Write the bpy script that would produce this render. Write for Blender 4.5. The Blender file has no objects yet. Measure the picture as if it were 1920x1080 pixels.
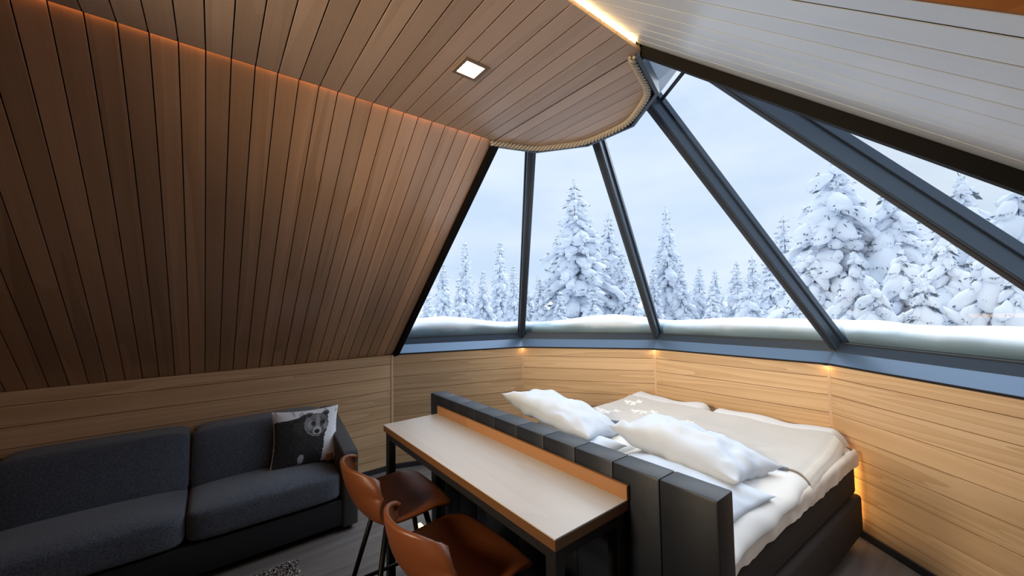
import bpy, bmesh, math, random
import numpy as np
from mathutils import Vector, Matrix, noise as mnoise

random.seed(7)
rng = np.random.default_rng(7)
sc = bpy.context.scene
COL = sc.collection

# ------------------------------------------------------------------ camera
CAM_R = Vector((0.6176377711550407, 0.7862962170434812, -0.016181554490975823))
CAM_U = Vector((0.04677956658675498, -0.016191240600442594, 0.9987740064087441))
CAM_F = Vector((-0.7850702234785045, 0.6176375173116748, 0.04678291799879143))
CAM_P = Vector((1.43726, -1.36774, 1.5411))
cd = bpy.data.cameras.new('camera')
cd.sensor_width = 36.0
cd.sensor_fit = 'HORIZONTAL'
cd.lens = 36.0 * 711.55 / 1920.0
cd.clip_start = 0.02
cd.clip_end = 500
cam = bpy.data.objects.new('camera', cd)
COL.objects.link(cam)
cam.matrix_world = Matrix(((CAM_R.x, CAM_U.x, -CAM_F.x, CAM_P.x), (CAM_R.y, CAM_U.y, -CAM_F.y, CAM_P.y),
                           (CAM_R.z, CAM_U.z, -CAM_F.z, CAM_P.z), (0, 0, 0, 1)))
sc.camera = cam

# ------------------------------------------------------------------ exposure, sky, sun
vs = sc.view_settings
vs.view_transform = 'Standard'
vs.look = 'None'
vs.gamma = 1.0
vs.use_curve_mapping = False
vs.exposure = 0.3
sc.cycles.diffuse_bounces = 8
sc.cycles.max_bounces = 16
sc.cycles.transparent_max_bounces = 16
SKY = 0.88
world = bpy.data.worlds.new('overcast_sky')
sc.world = world
world.use_nodes = True
wn = world.node_tree
wn.nodes.clear()
w_out = wn.nodes.new('ShaderNodeOutputWorld')
w_bg = wn.nodes.new('ShaderNodeBackground')
w_tc = wn.nodes.new('ShaderNodeTexCoord')
w_map = wn.nodes.new('ShaderNodeMapping')
w_map.inputs['Scale'].default_value = (1.4, 1.4, 5.0)
w_no = wn.nodes.new('ShaderNodeTexNoise')
w_no.inputs['Scale'].default_value = 1.6
w_no.inputs['Detail'].default_value = 5
w_ra = wn.nodes.new('ShaderNodeValToRGB')
w_ra.color_ramp.elements[0].position = 0.36
w_ra.color_ramp.elements[0].color = (0.60, 0.74, 0.93, 1)
w_ra.color_ramp.elements[1].position = 0.66
w_ra.color_ramp.elements[1].color = (0.76, 0.86, 0.97, 1)
wn.links.new(w_tc.outputs['Generated'], w_map.inputs['Vector'])
wn.links.new(w_map.outputs['Vector'], w_no.inputs['Vector'])
wn.links.new(w_no.outputs['Fac'], w_ra.inputs['Fac'])
wn.links.new(w_ra.outputs['Color'], w_bg.inputs['Color'])
w_bg.inputs['Strength'].default_value = SKY
wn.links.new(w_bg.outputs['Background'], w_out.inputs['Surface'])

sun_d = bpy.data.lights.new('veiled_sun', 'SUN')
sun_d.energy = 2.7
sun_d.angle = math.radians(70)
sun_d.color = (0.90, 0.95, 1.0)
sun = bpy.data.objects.new('veiled_sun', sun_d)
COL.objects.link(sun)
sun.rotation_euler = Vector((0.10, -0.62, -0.78)).to_track_quat('-Z', 'Y').to_euler()

# unseen warm spot added behind the viewer to brighten the glazed end
sp_d = bpy.data.lights.new('added_fill_spot', 'SPOT')
sp_d.energy = 200.0
sp_d.color = (1.0, 0.83, 0.62)
sp_d.spot_size = math.radians(70)
sp_d.spot_blend = 1.0
sp_d.shadow_soft_size = 0.15
spo = bpy.data.objects.new('added_fill_spot', sp_d)
COL.objects.link(spo)
spo.location = (0.45, -3.30, 1.75)
spo.rotation_euler = (Vector((0.05, 2.0, 1.95)) - Vector(spo.location)).to_track_quat('-Z', 'Y').to_euler()

sp2 = bpy.data.lights.new('added_fill_spot', 'SPOT')  # second added spot without a fixture, lifts the front walls
sp2.energy = 390.0
sp2.color = (1.0, 0.78, 0.50)
sp2.spot_size = math.radians(54)
sp2.spot_blend = 1.0
sp2.shadow_soft_size = 0.20
spo2 = bpy.data.objects.new('added_fill_spot', sp2)
COL.objects.link(spo2)
spo2.location = (0.50, -3.30, 2.42)
spo2.rotation_euler = (Vector((-0.15, 2.0, 1.15)) - Vector(spo2.location)).to_track_quat('-Z', 'Y').to_euler()

# ------------------------------------------------------------------ materials
def mat(name):
    m = bpy.data.materials.new(name)
    m.use_nodes = True
    n = m.node_tree
    b = n.nodes['Principled BSDF']
    return m, n, b

def L(n, a, b):
    n.links.new(a, b)

def simple(name, col, rough=0.5, metal=0.0, spec=0.5, noise=None, bump=0.0, bscale=60.0, coat=0.0, sheen=0.0):
    m, n, b = mat(name)
    b.inputs['Base Color'].default_value = (*col, 1)
    b.inputs['Roughness'].default_value = rough
    b.inputs['Metallic'].default_value = metal
    b.inputs['Specular IOR Level'].default_value = spec
    b.inputs['Coat Weight'].default_value = coat
    b.inputs['Sheen Weight'].default_value = sheen
    tc = n.nodes.new('ShaderNodeTexCoord')
    if noise:
        sc_, amt = noise
        no = n.nodes.new('ShaderNodeTexNoise')
        no.inputs['Scale'].default_value = sc_
        no.inputs['Detail'].default_value = 4
        L(n, tc.outputs['Object'], no.inputs['Vector'])
        mx = n.nodes.new('ShaderNodeMix')
        mx.data_type = 'RGBA'
        mx.inputs['A'].default_value = (*[c * (1 - amt) for c in col], 1)
        mx.inputs['B'].default_value = (*[min(1, c * (1 + amt)) for c in col], 1)
        L(n, no.outputs['Fac'], mx.inputs['Factor'])
        L(n, mx.outputs['Result'], b.inputs['Base Color'])
    if bump > 0:
        nb = n.nodes.new('ShaderNodeTexNoise')
        nb.inputs['Scale'].default_value = bscale
        nb.inputs['Detail'].default_value = 3
        L(n, tc.outputs['Object'], nb.inputs['Vector'])
        bp = n.nodes.new('ShaderNodeBump')
        bp.inputs['Strength'].default_value = bump
        bp.inputs['Distance'].default_value = 0.004
        L(n, nb.outputs['Fac'], bp.inputs['Height'])
        L(n, bp.outputs['Normal'], b.inputs['Normal'])
    return m

def wood(name, light, dark, contours=9.0, along=0.45, across=5.0, rough=0.45, coat=0.0, coat_rough=0.3, tone=0.18, fibre=0.35, per_object=True, spec=0.5):
    """boards whose long side is local X; each object shifts the figure and the tone"""
    m, n, b = mat(name)
    tc = n.nodes.new('ShaderNodeTexCoord')
    oi = n.nodes.new('ShaderNodeObjectInfo')
    mul = n.nodes.new('ShaderNodeMath'); mul.operation = 'MULTIPLY'; mul.inputs[1].default_value = 40.0 if per_object else 0.0
    L(n, oi.outputs['Random'], mul.inputs[0])
    comb = n.nodes.new('ShaderNodeCombineXYZ')
    for i in range(3):
        L(n, mul.outputs[0], comb.inputs[i])
    mp = n.nodes.new('ShaderNodeMapping')
    mp.inputs['Scale'].default_value = (along, across, across * 0.4)
    L(n, tc.outputs['Object'], mp.inputs['Vector'])
    add = n.nodes.new('ShaderNodeVectorMath'); add.operation = 'ADD'
    L(n, mp.outputs['Vector'], add.inputs[0]); L(n, comb.outputs[0], add.inputs[1])
    no = n.nodes.new('ShaderNodeTexNoise')
    no.inputs['Scale'].default_value = 1.0
    no.inputs['Detail'].default_value = 2.0
    no.inputs['Roughness'].default_value = 0.35
    no.inputs['Distortion'].default_value = 0.3
    L(n, add.outputs[0], no.inputs['Vector'])
    m2 = n.nodes.new('ShaderNodeMath'); m2.operation = 'MULTIPLY'; m2.inputs[1].default_value = contours
    L(n, no.outputs['Fac'], m2.inputs[0])
    fr = n.nodes.new('ShaderNodeMath'); fr.operation = 'FRACT'
    L(n, m2.outputs[0], fr.inputs[0])
    ra = n.nodes.new('ShaderNodeValToRGB')
    e = ra.color_ramp.elements
    e[0].position = 0.0; e[0].color = (0.12, 0.12, 0.12, 1)
    e[1].position = 0.72; e[1].color = (0.78, 0.78, 0.78, 1)
    x = e.new(0.97); x.color = (1, 1, 1, 1)
    L(n, fr.outputs[0], ra.inputs['Fac'])
    # fine fibres
    mp2 = n.nodes.new('ShaderNodeMapping')
    mp2.inputs['Scale'].default_value = (1.2, 70.0, 30.0)
    L(n, tc.outputs['Object'], mp2.inputs['Vector'])
    add2 = n.nodes.new('ShaderNodeVectorMath'); add2.operation = 'ADD'
    L(n, mp2.outputs['Vector'], add2.inputs[0]); L(n, comb.outputs[0], add2.inputs[1])
    nf = n.nodes.new('ShaderNodeTexNoise')
    nf.inputs['Scale'].default_value = 1.6
    nf.inputs['Detail'].default_value = 4
    L(n, add2.outputs[0], nf.inputs['Vector'])
    mixf = n.nodes.new('ShaderNodeMix'); mixf.data_type = 'FLOAT'
    mixf.inputs['Factor'].default_value = fibre
    L(n, ra.outputs['Color'], mixf.inputs['A']); L(n, nf.outputs['Fac'], mixf.inputs['B'])
    mc = n.nodes.new('ShaderNodeMix'); mc.data_type = 'RGBA'
    mc.inputs['A'].default_value = (*dark, 1); mc.inputs['B'].default_value = (*light, 1)
    L(n, mixf.outputs['Result'], mc.inputs['Factor'])
    hs = n.nodes.new('ShaderNodeHueSaturation')
    mr = n.nodes.new('ShaderNodeMapRange')
    mr.inputs['To Min'].default_value = 1 - tone; mr.inputs['To Max'].default_value = 1 + tone
    if per_object:
        wh = n.nodes.new('ShaderNodeTexWhiteNoise'); wh.noise_dimensions = '1D'
        L(n, oi.outputs['Random'], wh.inputs['W'])
        L(n, wh.outputs['Value'], mr.inputs['Value'])
    else:
        mr.inputs['Value'].default_value = 0.5
    L(n, mr.outputs['Result'], hs.inputs['Value'])
    L(n, mc.outputs['Result'], hs.inputs['Color'])
    L(n, hs.outputs['Color'], b.inputs['Base Color'])
    b.inputs['Roughness'].default_value = rough
    b.inputs['Coat Weight'].default_value = coat
    b.inputs['Coat Roughness'].default_value = coat_rough
    b.inputs['Coat IOR'].default_value = (2.1 if name.startswith('pale_washed') else 1.65) if coat > 0.9 else 1.5
    b.inputs['Specular IOR Level'].default_value = spec
    bp = n.nodes.new('ShaderNodeBump')
    bp.inputs['Strength'].default_value = 0.12
    bp.inputs['Distance'].default_value = 0.002
    L(n, nf.outputs['Fac'], bp.inputs['Height'])
    L(n, bp.outputs['Normal'], b.inputs['Normal'])
    return m

def emit(name, col, strength):
    m = bpy.data.materials.new(name)
    m.use_nodes = True
    n = m.node_tree
    n.nodes.clear()
    o = n.nodes.new('ShaderNodeOutputMaterial')
    e = n.nodes.new('ShaderNodeEmission')
    e.inputs['Color'].default_value = (*col, 1)
    e.inputs['Strength'].default_value = strength
    L(n, e.outputs[0], o.inputs['Surface'])
    return m

def glass_mat():
    m = bpy.data.materials.new('clear_glass')
    m.use_nodes = True
    n = m.node_tree
    n.nodes.clear()
    o = n.nodes.new('ShaderNodeOutputMaterial')
    t = n.nodes.new('ShaderNodeBsdfTransparent')
    t.inputs['Color'].default_value = (0.985, 0.992, 0.998, 1)
    g = n.nodes.new('ShaderNodeBsdfGlossy')
    g.inputs['Roughness'].default_value = 0.02
    f = n.nodes.new('ShaderNodeFresnel')
    f.inputs['IOR'].default_value = 1.22
    mx = n.nodes.new('ShaderNodeMixShader')
    ge = n.nodes.new('ShaderNodeNewGeometry')
    sb = n.nodes.new('ShaderNodeMath'); sb.operation = 'SUBTRACT'; sb.inputs[0].default_value = 1.0
    ml = n.nodes.new('ShaderNodeMath'); ml.operation = 'MULTIPLY'
    L(n, ge.outputs['Backfacing'], sb.inputs[1])
    L(n, f.outputs[0], ml.inputs[0]); L(n, sb.outputs[0], ml.inputs[1])
    L(n, ml.outputs[0], mx.inputs['Fac'])
    L(n, t.outputs[0], mx.inputs[1]); L(n, g.outputs[0], mx.inputs[2])
    L(n, mx.outputs[0], o.inputs['Surface'])
    return m

def attr_mat(name, attr, rough=0.9, sheen=0.3, bump=0.25, bscale=400.0):
    m, n, b = mat(name)
    a = n.nodes.new('ShaderNodeVertexColor')
    a.layer_name = attr
    L(n, a.outputs['Color'], b.inputs['Base Color'])
    b.inputs['Roughness'].default_value = rough
    b.inputs['Sheen Weight'].default_value = sheen
    b.inputs['Specular IOR Level'].default_value = 0.2
    tc = n.nodes.new('ShaderNodeTexCoord')
    nb = n.nodes.new('ShaderNodeTexNoise')
    nb.inputs['Scale'].default_value = bscale
    L(n, tc.outputs['Object'], nb.inputs['Vector'])
    bp = n.nodes.new('ShaderNodeBump')
    bp.inputs['Strength'].default_value = bump
    bp.inputs['Distance'].default_value = 0.003
    L(n, nb.outputs['Fac'], bp.inputs['Height'])
    L(n, bp.outputs['Normal'], b.inputs['Normal'])
    return m

M = {}
M['slope'] = wood('brown_slope_boards', (0.52, 0.305, 0.175), (0.33, 0.17, 0.08), contours=5.0, along=0.35, across=6.0, rough=0.5, coat=1.0, coat_rough=0.22, tone=0.16, fibre=0.55)
M['recess'] = wood('orange_brown_boards', (0.42, 0.17, 0.05), (0.30, 0.11, 0.03), contours=5.0, along=0.35, across=6.0, rough=0.6, tone=0.1, fibre=0.5, spec=0.2)
M['pale'] = wood('pale_washed_boards', (0.92, 0.93, 0.89), (0.80, 0.81, 0.77), contours=4.0, along=0.3, across=5.0, rough=0.45, coat=1.0, coat_rough=0.28, tone=0.05, fibre=0.6)  # near-white boards of the right slope
M['ceil'] = wood('brown_ceiling_boards', (0.52, 0.36, 0.26), (0.38, 0.245, 0.165), contours=4.0, along=0.3, across=5.0, rough=0.5, coat=0.6, coat_rough=0.35, tone=0.12, fibre=0.6)
M['pine'] = wood('pale_pine_boards', (0.83, 0.59, 0.35), (0.55, 0.33, 0.16), contours=7.0, along=0.38, across=9.0, rough=0.5, tone=0.07, fibre=0.42)
M['trim'] = wood('pine_trim', (0.80, 0.58, 0.38), (0.66, 0.44, 0.26), contours=3.0, rough=0.5, tone=0.05)
M['oak'] = wood('pale_table_top', (0.47, 0.45, 0.44), (0.40, 0.375, 0.36), contours=5.0, along=0.5, across=7.0, rough=0.3, tone=0.0, fibre=0.6, per_object=False)
M['oak_edge'] = wood('brown_table_edge', (0.27, 0.13, 0.055), (0.19, 0.085, 0.032), contours=5.0, along=0.6, across=9.0, rough=0.45, tone=0.0, fibre=0.5, per_object=False)
M['dark'] = simple('shadow_gap_black', (0.012, 0.009, 0.008), 0.9)
M['rib'] = simple('black_brown_rib', (0.004, 0.003, 0.0025), 0.7, spec=0.12)
M['frame'] = simple('anthracite_aluminium', (0.045, 0.065, 0.095), 0.38, metal=0.25)
M['sill'] = simple('blue_grey_aluminium', (0.13, 0.20, 0.30), 0.36, metal=0.35)
M['collar'] = simple('grey_blue_steel_sheet', (0.42, 0.50, 0.60), 0.5)
M['glass'] = glass_mat()
M['edge_shaded'] = wood('shaded_brown_edge', (0.115, 0.052, 0.021), (0.08, 0.034, 0.012), contours=5.0, along=0.6, across=9.0, rough=0.45, tone=0.0, fibre=0.5, per_object=False)  # darker copy of the brown edge, shade of the front side painted in
M['floor'] = None
M['base'] = simple('charcoal_baseboard', (0.028, 0.030, 0.036), 0.5)
M['sofa'] = simple('charcoal_weave', (0.082, 0.100, 0.132), 0.95, noise=(130.0, 1.1), bump=0.7, bscale=200.0, sheen=0.3, spec=0.15)
M['arm'] = simple('dark_grey_weave', (0.055, 0.054, 0.058), 0.95, noise=(420.0, 0.4), bump=0.4, bscale=500.0, sheen=0.3, spec=0.15)
M['sofa_base'] = simple('black_weave', (0.025, 0.026, 0.030), 0.95, noise=(420.0, 0.4), bump=0.4, bscale=500.0, spec=0.15)
M['head'] = simple('navy_black_fabric', (0.006, 0.008, 0.013), 0.42, bump=0.15, bscale=700.0, spec=0.38)
M['bedbase'] = simple('dark_brown_bed_fabric', (0.040, 0.033, 0.030), 0.85, noise=(300.0, 0.3), bump=0.3, bscale=500.0, spec=0.2)
M['linen'] = simple('white_linen', (0.62, 0.67, 0.74), 0.85, bump=0.10, bscale=30.0, spec=0.15)
M['duvet'] = simple('warm_white_cotton', (0.76, 0.74, 0.71), 0.85, bump=0.15, bscale=25.0, spec=0.15)
M['sheet'] = simple('cream_sheet', (0.78, 0.70, 0.62), 0.85, bump=0.15, bscale=18.0, spec=0.15)
M['leather'] = simple('cognac_leather', (0.150, 0.044, 0.014), 0.40, bump=0.15, bscale=350.0, noise=(9.0, 0.12))
M['black'] = simple('black_steel', (0.012, 0.012, 0.014), 0.45, metal=0.3)
M['brass'] = simple('polished_brass', (0.75, 0.55, 0.28), 0.25, metal=1.0)
M['rope'] = simple('natural_rope', (0.38, 0.33, 0.27), 0.95, noise=(200.0, 0.4), bump=0.6, bscale=400.0, spec=0.1)
M['snow'] = simple('snow', (0.86, 0.89, 0.93), 0.8, bump=0.3, bscale=14.0, spec=0.2)
M['bark'] = simple('dark_bark', (0.20, 0.20, 0.21), 0.9)
M['needle'] = simple('hazed_needles', (0.13, 0.155, 0.185), 0.9, noise=(3.0, 0.6), spec=0.1)  # outdoor haze put into the needle colour as a paler bluish grey
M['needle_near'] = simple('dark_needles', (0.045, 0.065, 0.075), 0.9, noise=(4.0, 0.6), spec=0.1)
M['lampframe'] = simple('lamp_frame_grey', (0.20, 0.13, 0.085), 0.5)
M['lamp'] = emit('warm_lamp_glow', (1.0, 0.80, 0.48), 16.0)
M['led'] = emit('led_orange', (1.0, 0.40, 0.12), 4.5)
M['led_bright'] = emit('led_warm_white', (1.0, 0.66, 0.28), 12.0)
M['led_sill'] = emit('led_amber', (1.0, 0.50, 0.13), 7.0)
M['led_step'] = emit('led_step_orange', (1.0, 0.30, 0.03), 2.0)
M['nightlight'] = emit('pale_yellow_glow', (1.0, 0.93, 0.55), 1.3)
M['spot'] = emit('spot_amber', (1.0, 0.58, 0.2), 26.0)
M['tree_snow'] = simple('tree_snow', (0.84, 0.88, 0.94), 0.9, spec=0.1)

m, n, b = mat('snow_shaded_below')  # shade of the bank's lower face painted in as grey-blue by height
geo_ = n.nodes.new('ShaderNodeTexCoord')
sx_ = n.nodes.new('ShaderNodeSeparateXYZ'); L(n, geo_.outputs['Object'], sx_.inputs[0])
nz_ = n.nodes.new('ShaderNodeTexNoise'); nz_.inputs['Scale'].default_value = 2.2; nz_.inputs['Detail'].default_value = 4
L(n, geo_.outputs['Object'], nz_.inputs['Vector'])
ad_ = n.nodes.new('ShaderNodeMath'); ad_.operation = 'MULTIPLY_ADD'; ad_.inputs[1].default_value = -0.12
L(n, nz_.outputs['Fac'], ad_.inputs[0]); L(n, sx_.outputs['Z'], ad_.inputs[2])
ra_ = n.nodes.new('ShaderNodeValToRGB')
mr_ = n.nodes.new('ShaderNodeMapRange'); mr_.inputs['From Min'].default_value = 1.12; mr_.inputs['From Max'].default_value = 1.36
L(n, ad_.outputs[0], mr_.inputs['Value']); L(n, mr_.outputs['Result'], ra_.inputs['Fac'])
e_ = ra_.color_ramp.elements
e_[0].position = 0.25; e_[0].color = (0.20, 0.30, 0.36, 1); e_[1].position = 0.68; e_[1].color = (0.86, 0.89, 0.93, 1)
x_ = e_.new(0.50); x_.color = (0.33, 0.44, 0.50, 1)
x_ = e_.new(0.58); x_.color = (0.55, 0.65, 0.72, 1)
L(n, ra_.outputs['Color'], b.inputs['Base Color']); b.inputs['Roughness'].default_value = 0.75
M['snow_shaded'] = m
# floor: grey wood-look vinyl
m, n, b = mat('grey_vinyl_floor')
tc = n.nodes.new('ShaderNodeTexCoord')
mp = n.nodes.new('ShaderNodeMapping'); mp.inputs['Scale'].default_value = (14.0, 0.9, 1)
no = n.nodes.new('ShaderNodeTexNoise'); no.inputs['Scale'].default_value = 1.5; no.inputs['Detail'].default_value = 5
sp = n.nodes.new('ShaderNodeTexNoise'); sp.inputs['Scale'].default_value = 160; sp.inputs['Detail'].default_value = 2
L(n, tc.outputs['Object'], mp.inputs['Vector']); L(n, mp.outputs['Vector'], no.inputs['Vector']); L(n, tc.outputs['Object'], sp.inputs['Vector'])
mm = n.nodes.new('ShaderNodeMix'); mm.data_type = 'FLOAT'; mm.inputs['Factor'].default_value = 0.3
L(n, no.outputs['Fac'], mm.inputs['A']); L(n, sp.outputs['Fac'], mm.inputs['B'])
ra = n.nodes.new('ShaderNodeValToRGB')
ra.color_ramp.elements[0].position = 0.3; ra.color_ramp.elements[0].color = (0.10, 0.095, 0.095, 1)
ra.color_ramp.elements[1].position = 0.7; ra.color_ramp.elements[1].color = (0.20, 0.185, 0.18, 1)
L(n, mm.outputs['Result'], ra.inputs['Fac']); L(n, ra.outputs['Color'], b.inputs['Base Color'])
b.inputs['Roughness'].default_value = 0.5
M['floor'] = m

# ------------------------------------------------------------------ mesh helpers
class MB:
    def __init__(self):
        self.v = []; self.f = []
    def add(self, vs_, fs_):
        o = len(self.v)
        self.v.extend([tuple(p) for p in vs_])
        self.f.extend([tuple(i + o for i in f) for f in fs_])
        return self
    def box(self, x0, x1, y0, y1, z0, z1, T=None):
        p = [(x0, y0, z0), (x1, y0, z0), (x1, y1, z0), (x0, y1, z0), (x0, y0, z1), (x1, y0, z1), (x1, y1, z1), (x0, y1, z1)]
        if T is not None:
            p = [T @ Vector(q) for q in p]
        return self.add(p, [(0, 3, 2, 1), (4, 5, 6, 7), (0, 1, 5, 4), (1, 2, 6, 5), (2, 3, 7, 6), (3, 0, 4, 7)])
    def prism(self, poly, off):
        """poly: list of 3d points, extruded by the vector off"""
        k = len(poly); off = Vector(off)
        a = [Vector(p) for p in poly]; c = [p + off for p in a]
        fs_ = [tuple(range(k - 1, -1, -1)), tuple(range(k, 2 * k))]
        for i in range(k):
            j = (i + 1) % k
            fs_.append((i, j, k + j, k + i))
        return self.add(a + c, fs_)
    def sweep(self, path, profile, up=Vector((0, 0, 1)), closed=False):
        """profile points (a, b): a to the side, b along up"""
        path = [Vector(p) for p in path]
        k = len(profile); base = []; fs_ = []
        for i, p in enumerate(path):
            d = (path[min(i + 1, len(path) - 1)] - path[max(i - 1, 0)]).normalized()
            s = d.cross(up).normalized(); u = s.cross(d).normalized()
            for a_, b_ in profile:
                base.append(p + s * a_ + u * b_)
        for i in range(len(path) - 1):
            for j in range(k):
                j2 = (j + 1) % k
                fs_.append((i * k + j, i * k + j2, (i + 1) * k + j2, (i + 1) * k + j))
        fs_.append(tuple(range(k - 1, -1, -1)))
        fs_.append(tuple((len(path) - 1) * k + j for j in range(k)))
        return self.add(base, fs_)
    def tube(self, path, r, k=8):
        if not isinstance(r, (list, tuple)):
            r = [r] * len(path)
        path = [Vector(p) for p in path]
        base = []; fs_ = []
        s = None
        for i, p in enumerate(path):
            d = (path[min(i + 1, len(path) - 1)] - path[max(i - 1, 0)]).normalized()
            if s is None:
                s = d.orthogonal().normalized()
            else:
                s = (s - d * s.dot(d)).normalized()
            u = d.cross(s)
            for j in range(k):
                t = 2 * math.pi * j / k
                base.append(p + (s * math.cos(t) + u * math.sin(t)) * r[i])
        for i in range(len(path) - 1):
            for j in range(k):
                j2 = (j + 1) % k
                fs_.append((i * k + j, i * k + j2, (i + 1) * k + j2, (i + 1) * k + j))
        fs_.append(tuple(range(k - 1, -1, -1)))
        fs_.append(tuple((len(path) - 1) * k + j for j in range(k)))
        return self.add(base, fs_)
    def grid(self, nu, nv, fn):
        base = [fn(i / nu, j / nv) for j in range(nv + 1) for i in range(nu + 1)]
        fs_ = [(j * (nu + 1) + i, j * (nu + 1) + i + 1, (j + 1) * (nu + 1) + i + 1, (j + 1) * (nu + 1) + i) for j in range(nv) for i in range(nu)]
        return self.add(base, fs_)
    def mesh(self, name, smooth=False):
        me = bpy.data.meshes.new(name)
        me.from_pydata(self.v, [], self.f)
        me.validate()
        bm = bmesh.new(); bm.from_mesh(me)
        bmesh.ops.recalc_face_normals(bm, faces=bm.faces)
        bm.to_mesh(me); bm.free()
        if smooth:
            me.polygons.foreach_set('use_smooth', [True] * len(me.polygons))
        return me

def link(name, me, material, parent=None, **props):
    o = bpy.data.objects.new(name, me)
    COL.objects.link(o)
    if material is not None and me is not None and not me.materials:
        me.materials.append(material)
    if parent is not None:
        o.parent = parent
    for k, v in props.items():
        o[k] = v
    return o

def obj(name, mb, material, parent=None, smooth=False, bevel=0.0, segs=2, **props):
    me = mb.mesh(name, smooth)
    if bevel > 0:
        bm = bmesh.new(); bm.from_mesh(me)
        bmesh.ops.bevel(bm, geom=list(bm.edges), offset=bevel, segments=segs, profile=0.5, affect='EDGES', clamp_overlap=True)
        bm.to_mesh(me); bm.free()
        if segs > 1:
            me.polygons.foreach_set('use_smooth', [True] * len(me.polygons))
            me.set_sharp_from_angle(angle=math.radians(40))
    return link(name, me, material, parent, **props)

def thing(name, label, cat, loc=(0, 0, 0), rotz=0.0, group=None):
    o = bpy.data.objects.new(name, None)
    COL.objects.link(o)
    o.empty_display_size = 0.1
    o.location = loc
    o.rotation_euler = (0, 0, rotz)
    o['label'] = label; o['category'] = cat
    if group:
        o['group'] = group
    return o

def struct(name, mb, material, **kw):
    return obj(name, mb, material, kind='structure', **kw)

def copy_tree(o, parent=None):
    c = o.copy()
    COL.objects.link(c)
    c.parent = parent
    for ch in list(o.children):
        copy_tree(ch, c)
    return c

_plank_cache = {}
def plank_mesh(Lx, W, T, ch=0.0008):
    key = (round(Lx, 3), round(W, 4), round(T, 4))
    if key in _plank_cache:
        return _plank_cache[key]
    h = W / 2
    prof = [(-h, ch), (-h + ch, 0), (h - ch, 0), (h, ch), (h, T), (-h, T)]   # (y, z): visible face at z = 0 looking to -z
    mb = MB()
    mb.prism([(0, y, z) for y, z in prof], (Lx, 0, 0))
    me = mb.mesh('plank')
    _plank_cache[key] = me
    return me

def plank(parent, origin, ux, uy, W, Lx, T, material, name='plank'):
    """visible face passes through origin; ux along the board, uy across it, back side along ux x uy"""
    me = plank_mesh(Lx, W, T)
    if not me.materials:
        me.materials.append(material)
    elif me.materials[0] is not material:
        me = me.copy(); me.materials.clear(); me.materials.append(material)
        _plank_cache[(round(Lx, 3), round(W, 4), round(T, 4))] = me
    o = bpy.data.objects.new(name, me)
    COL.objects.link(o)
    ux = Vector(ux).normalized(); uy = Vector(uy).normalized(); uz = ux.cross(uy)
    o.parent = parent
    o.matrix_local = Matrix(((ux.x, uy.x, uz.x, origin[0]), (ux.y, uy.y, uz.y, origin[1]), (ux.z, uy.z, uz.z, origin[2]), (0, 0, 0, 1)))
    return o

# ------------------------------------------------------------------ dimensions of the cabin
S = 2.2
ZK, ZC = 1.083, 2.589            # top of the low wall, flat ceiling
YB = -4.2                        # back wall
WB = 0.0838                      # board width
ANG = math.radians(41.34)
uL = Vector((math.cos(ANG), 0, math.sin(ANG))); nL = Vector((math.sin(ANG), 0, -math.cos(ANG)))
uR = Vector((-math.cos(ANG), 0, math.sin(ANG))); nR = Vector((-math.sin(ANG), 0, -math.cos(ANG)))
pL = Vector((-S, 0, ZK)) - nL * 0.012 - uL * 0.05
pR = Vector((S, 0, ZK)) - nR * 0.0805
DEG = [180, 144, 108, 72, 36, 0]
def dec(k, r):
    t = math.radians(DEG[k]); return Vector((r * math.cos(t), r * math.sin(t), 0))
C18 = math.cos(math.radians(18))
def r_in(z):  return S * 1.0335 - (z - 0.54 * S) * 1.0413      # inner line of the mullions
def r_gl(z):  return S * 1.0925 - (z - 0.54 * S) * 1.0413      # glass line
XCL, XCR = -0.478, 0.575         # edges of the flat ceiling
Z_UP = ZC + 0.16

# ------------------------------------------------------------------ floor, ground
fl = MB()
fl.prism([(-S, YB, 0), (S, YB, 0), (S, 0, 0)] + [tuple(dec(k, S)) for k in (4, 3, 2, 1)] + [(-S, 0, 0)], (0, 0, -0.1))
struct('floor', fl, M['floor'])
g = MB()
def gr(u, v):
    x = -130 + 200 * u; y = -70 + 190 * v
    h = -0.75 + 0.35 * mnoise.noise(Vector((x * 0.09, y * 0.09, 0)))
    d = math.hypot(x, y)
    return (x, y, h + max(0, d - 45) * 0.03 if d > 3 else -0.75)
g.grid(100, 95, gr)
struct('ground', g, M['snow'], smooth=True)

# ------------------------------------------------------------------ low walls with horizontal boards
def low_wall(name, a, b, z_top=ZK, board_h=0.125, z0=0.085):
    a = Vector(a); b = Vector(b); d = (b - a).normalized(); Lw = (b - a).length
    out = Vector((d.y, -d.x, 0))                       # outwards (room is on the other side)
    mid = (a + b) / 2
    if out.dot(mid - Vector((0, -0.5, 0))) < 0:
        out = -out
    bk = MB()
    q = [a + out * 0.018, b + out * 0.018, b + out * 0.10, a + out * 0.10]
    bk.prism([(p.x, p.y, 0) for p in q], (0, 0, z_top))
    w = struct(name, bk, M['dark'])
    z = z_top - 0.0; rows = []
    first = 0.088
    while z > 0.02:
        h = first if not rows else board_h
        lo = max(0.0, z - h); rows.append((lo, z)); z = lo
    for lo, hi in rows:
        h = hi - lo - 0.0036
        # board: ux along the wall, visible face towards the room
        ux = d; uy = Vector((0, 0, 1))
        o0 = a
        if ux.cross(uy).dot(out) < 0:
            ux = -d; o0 = b
        plank(w, o0 + Vector((0, 0, (lo + hi) / 2)) + ux * 0.002, ux, uy, h, Lw - 0.004, 0.018, M['pine'])
    return w
P2 = [dec(k, S) for k in range(6)]
low_wall('wall_left', (-S, YB, 0), (-S, 0, 0))
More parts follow.
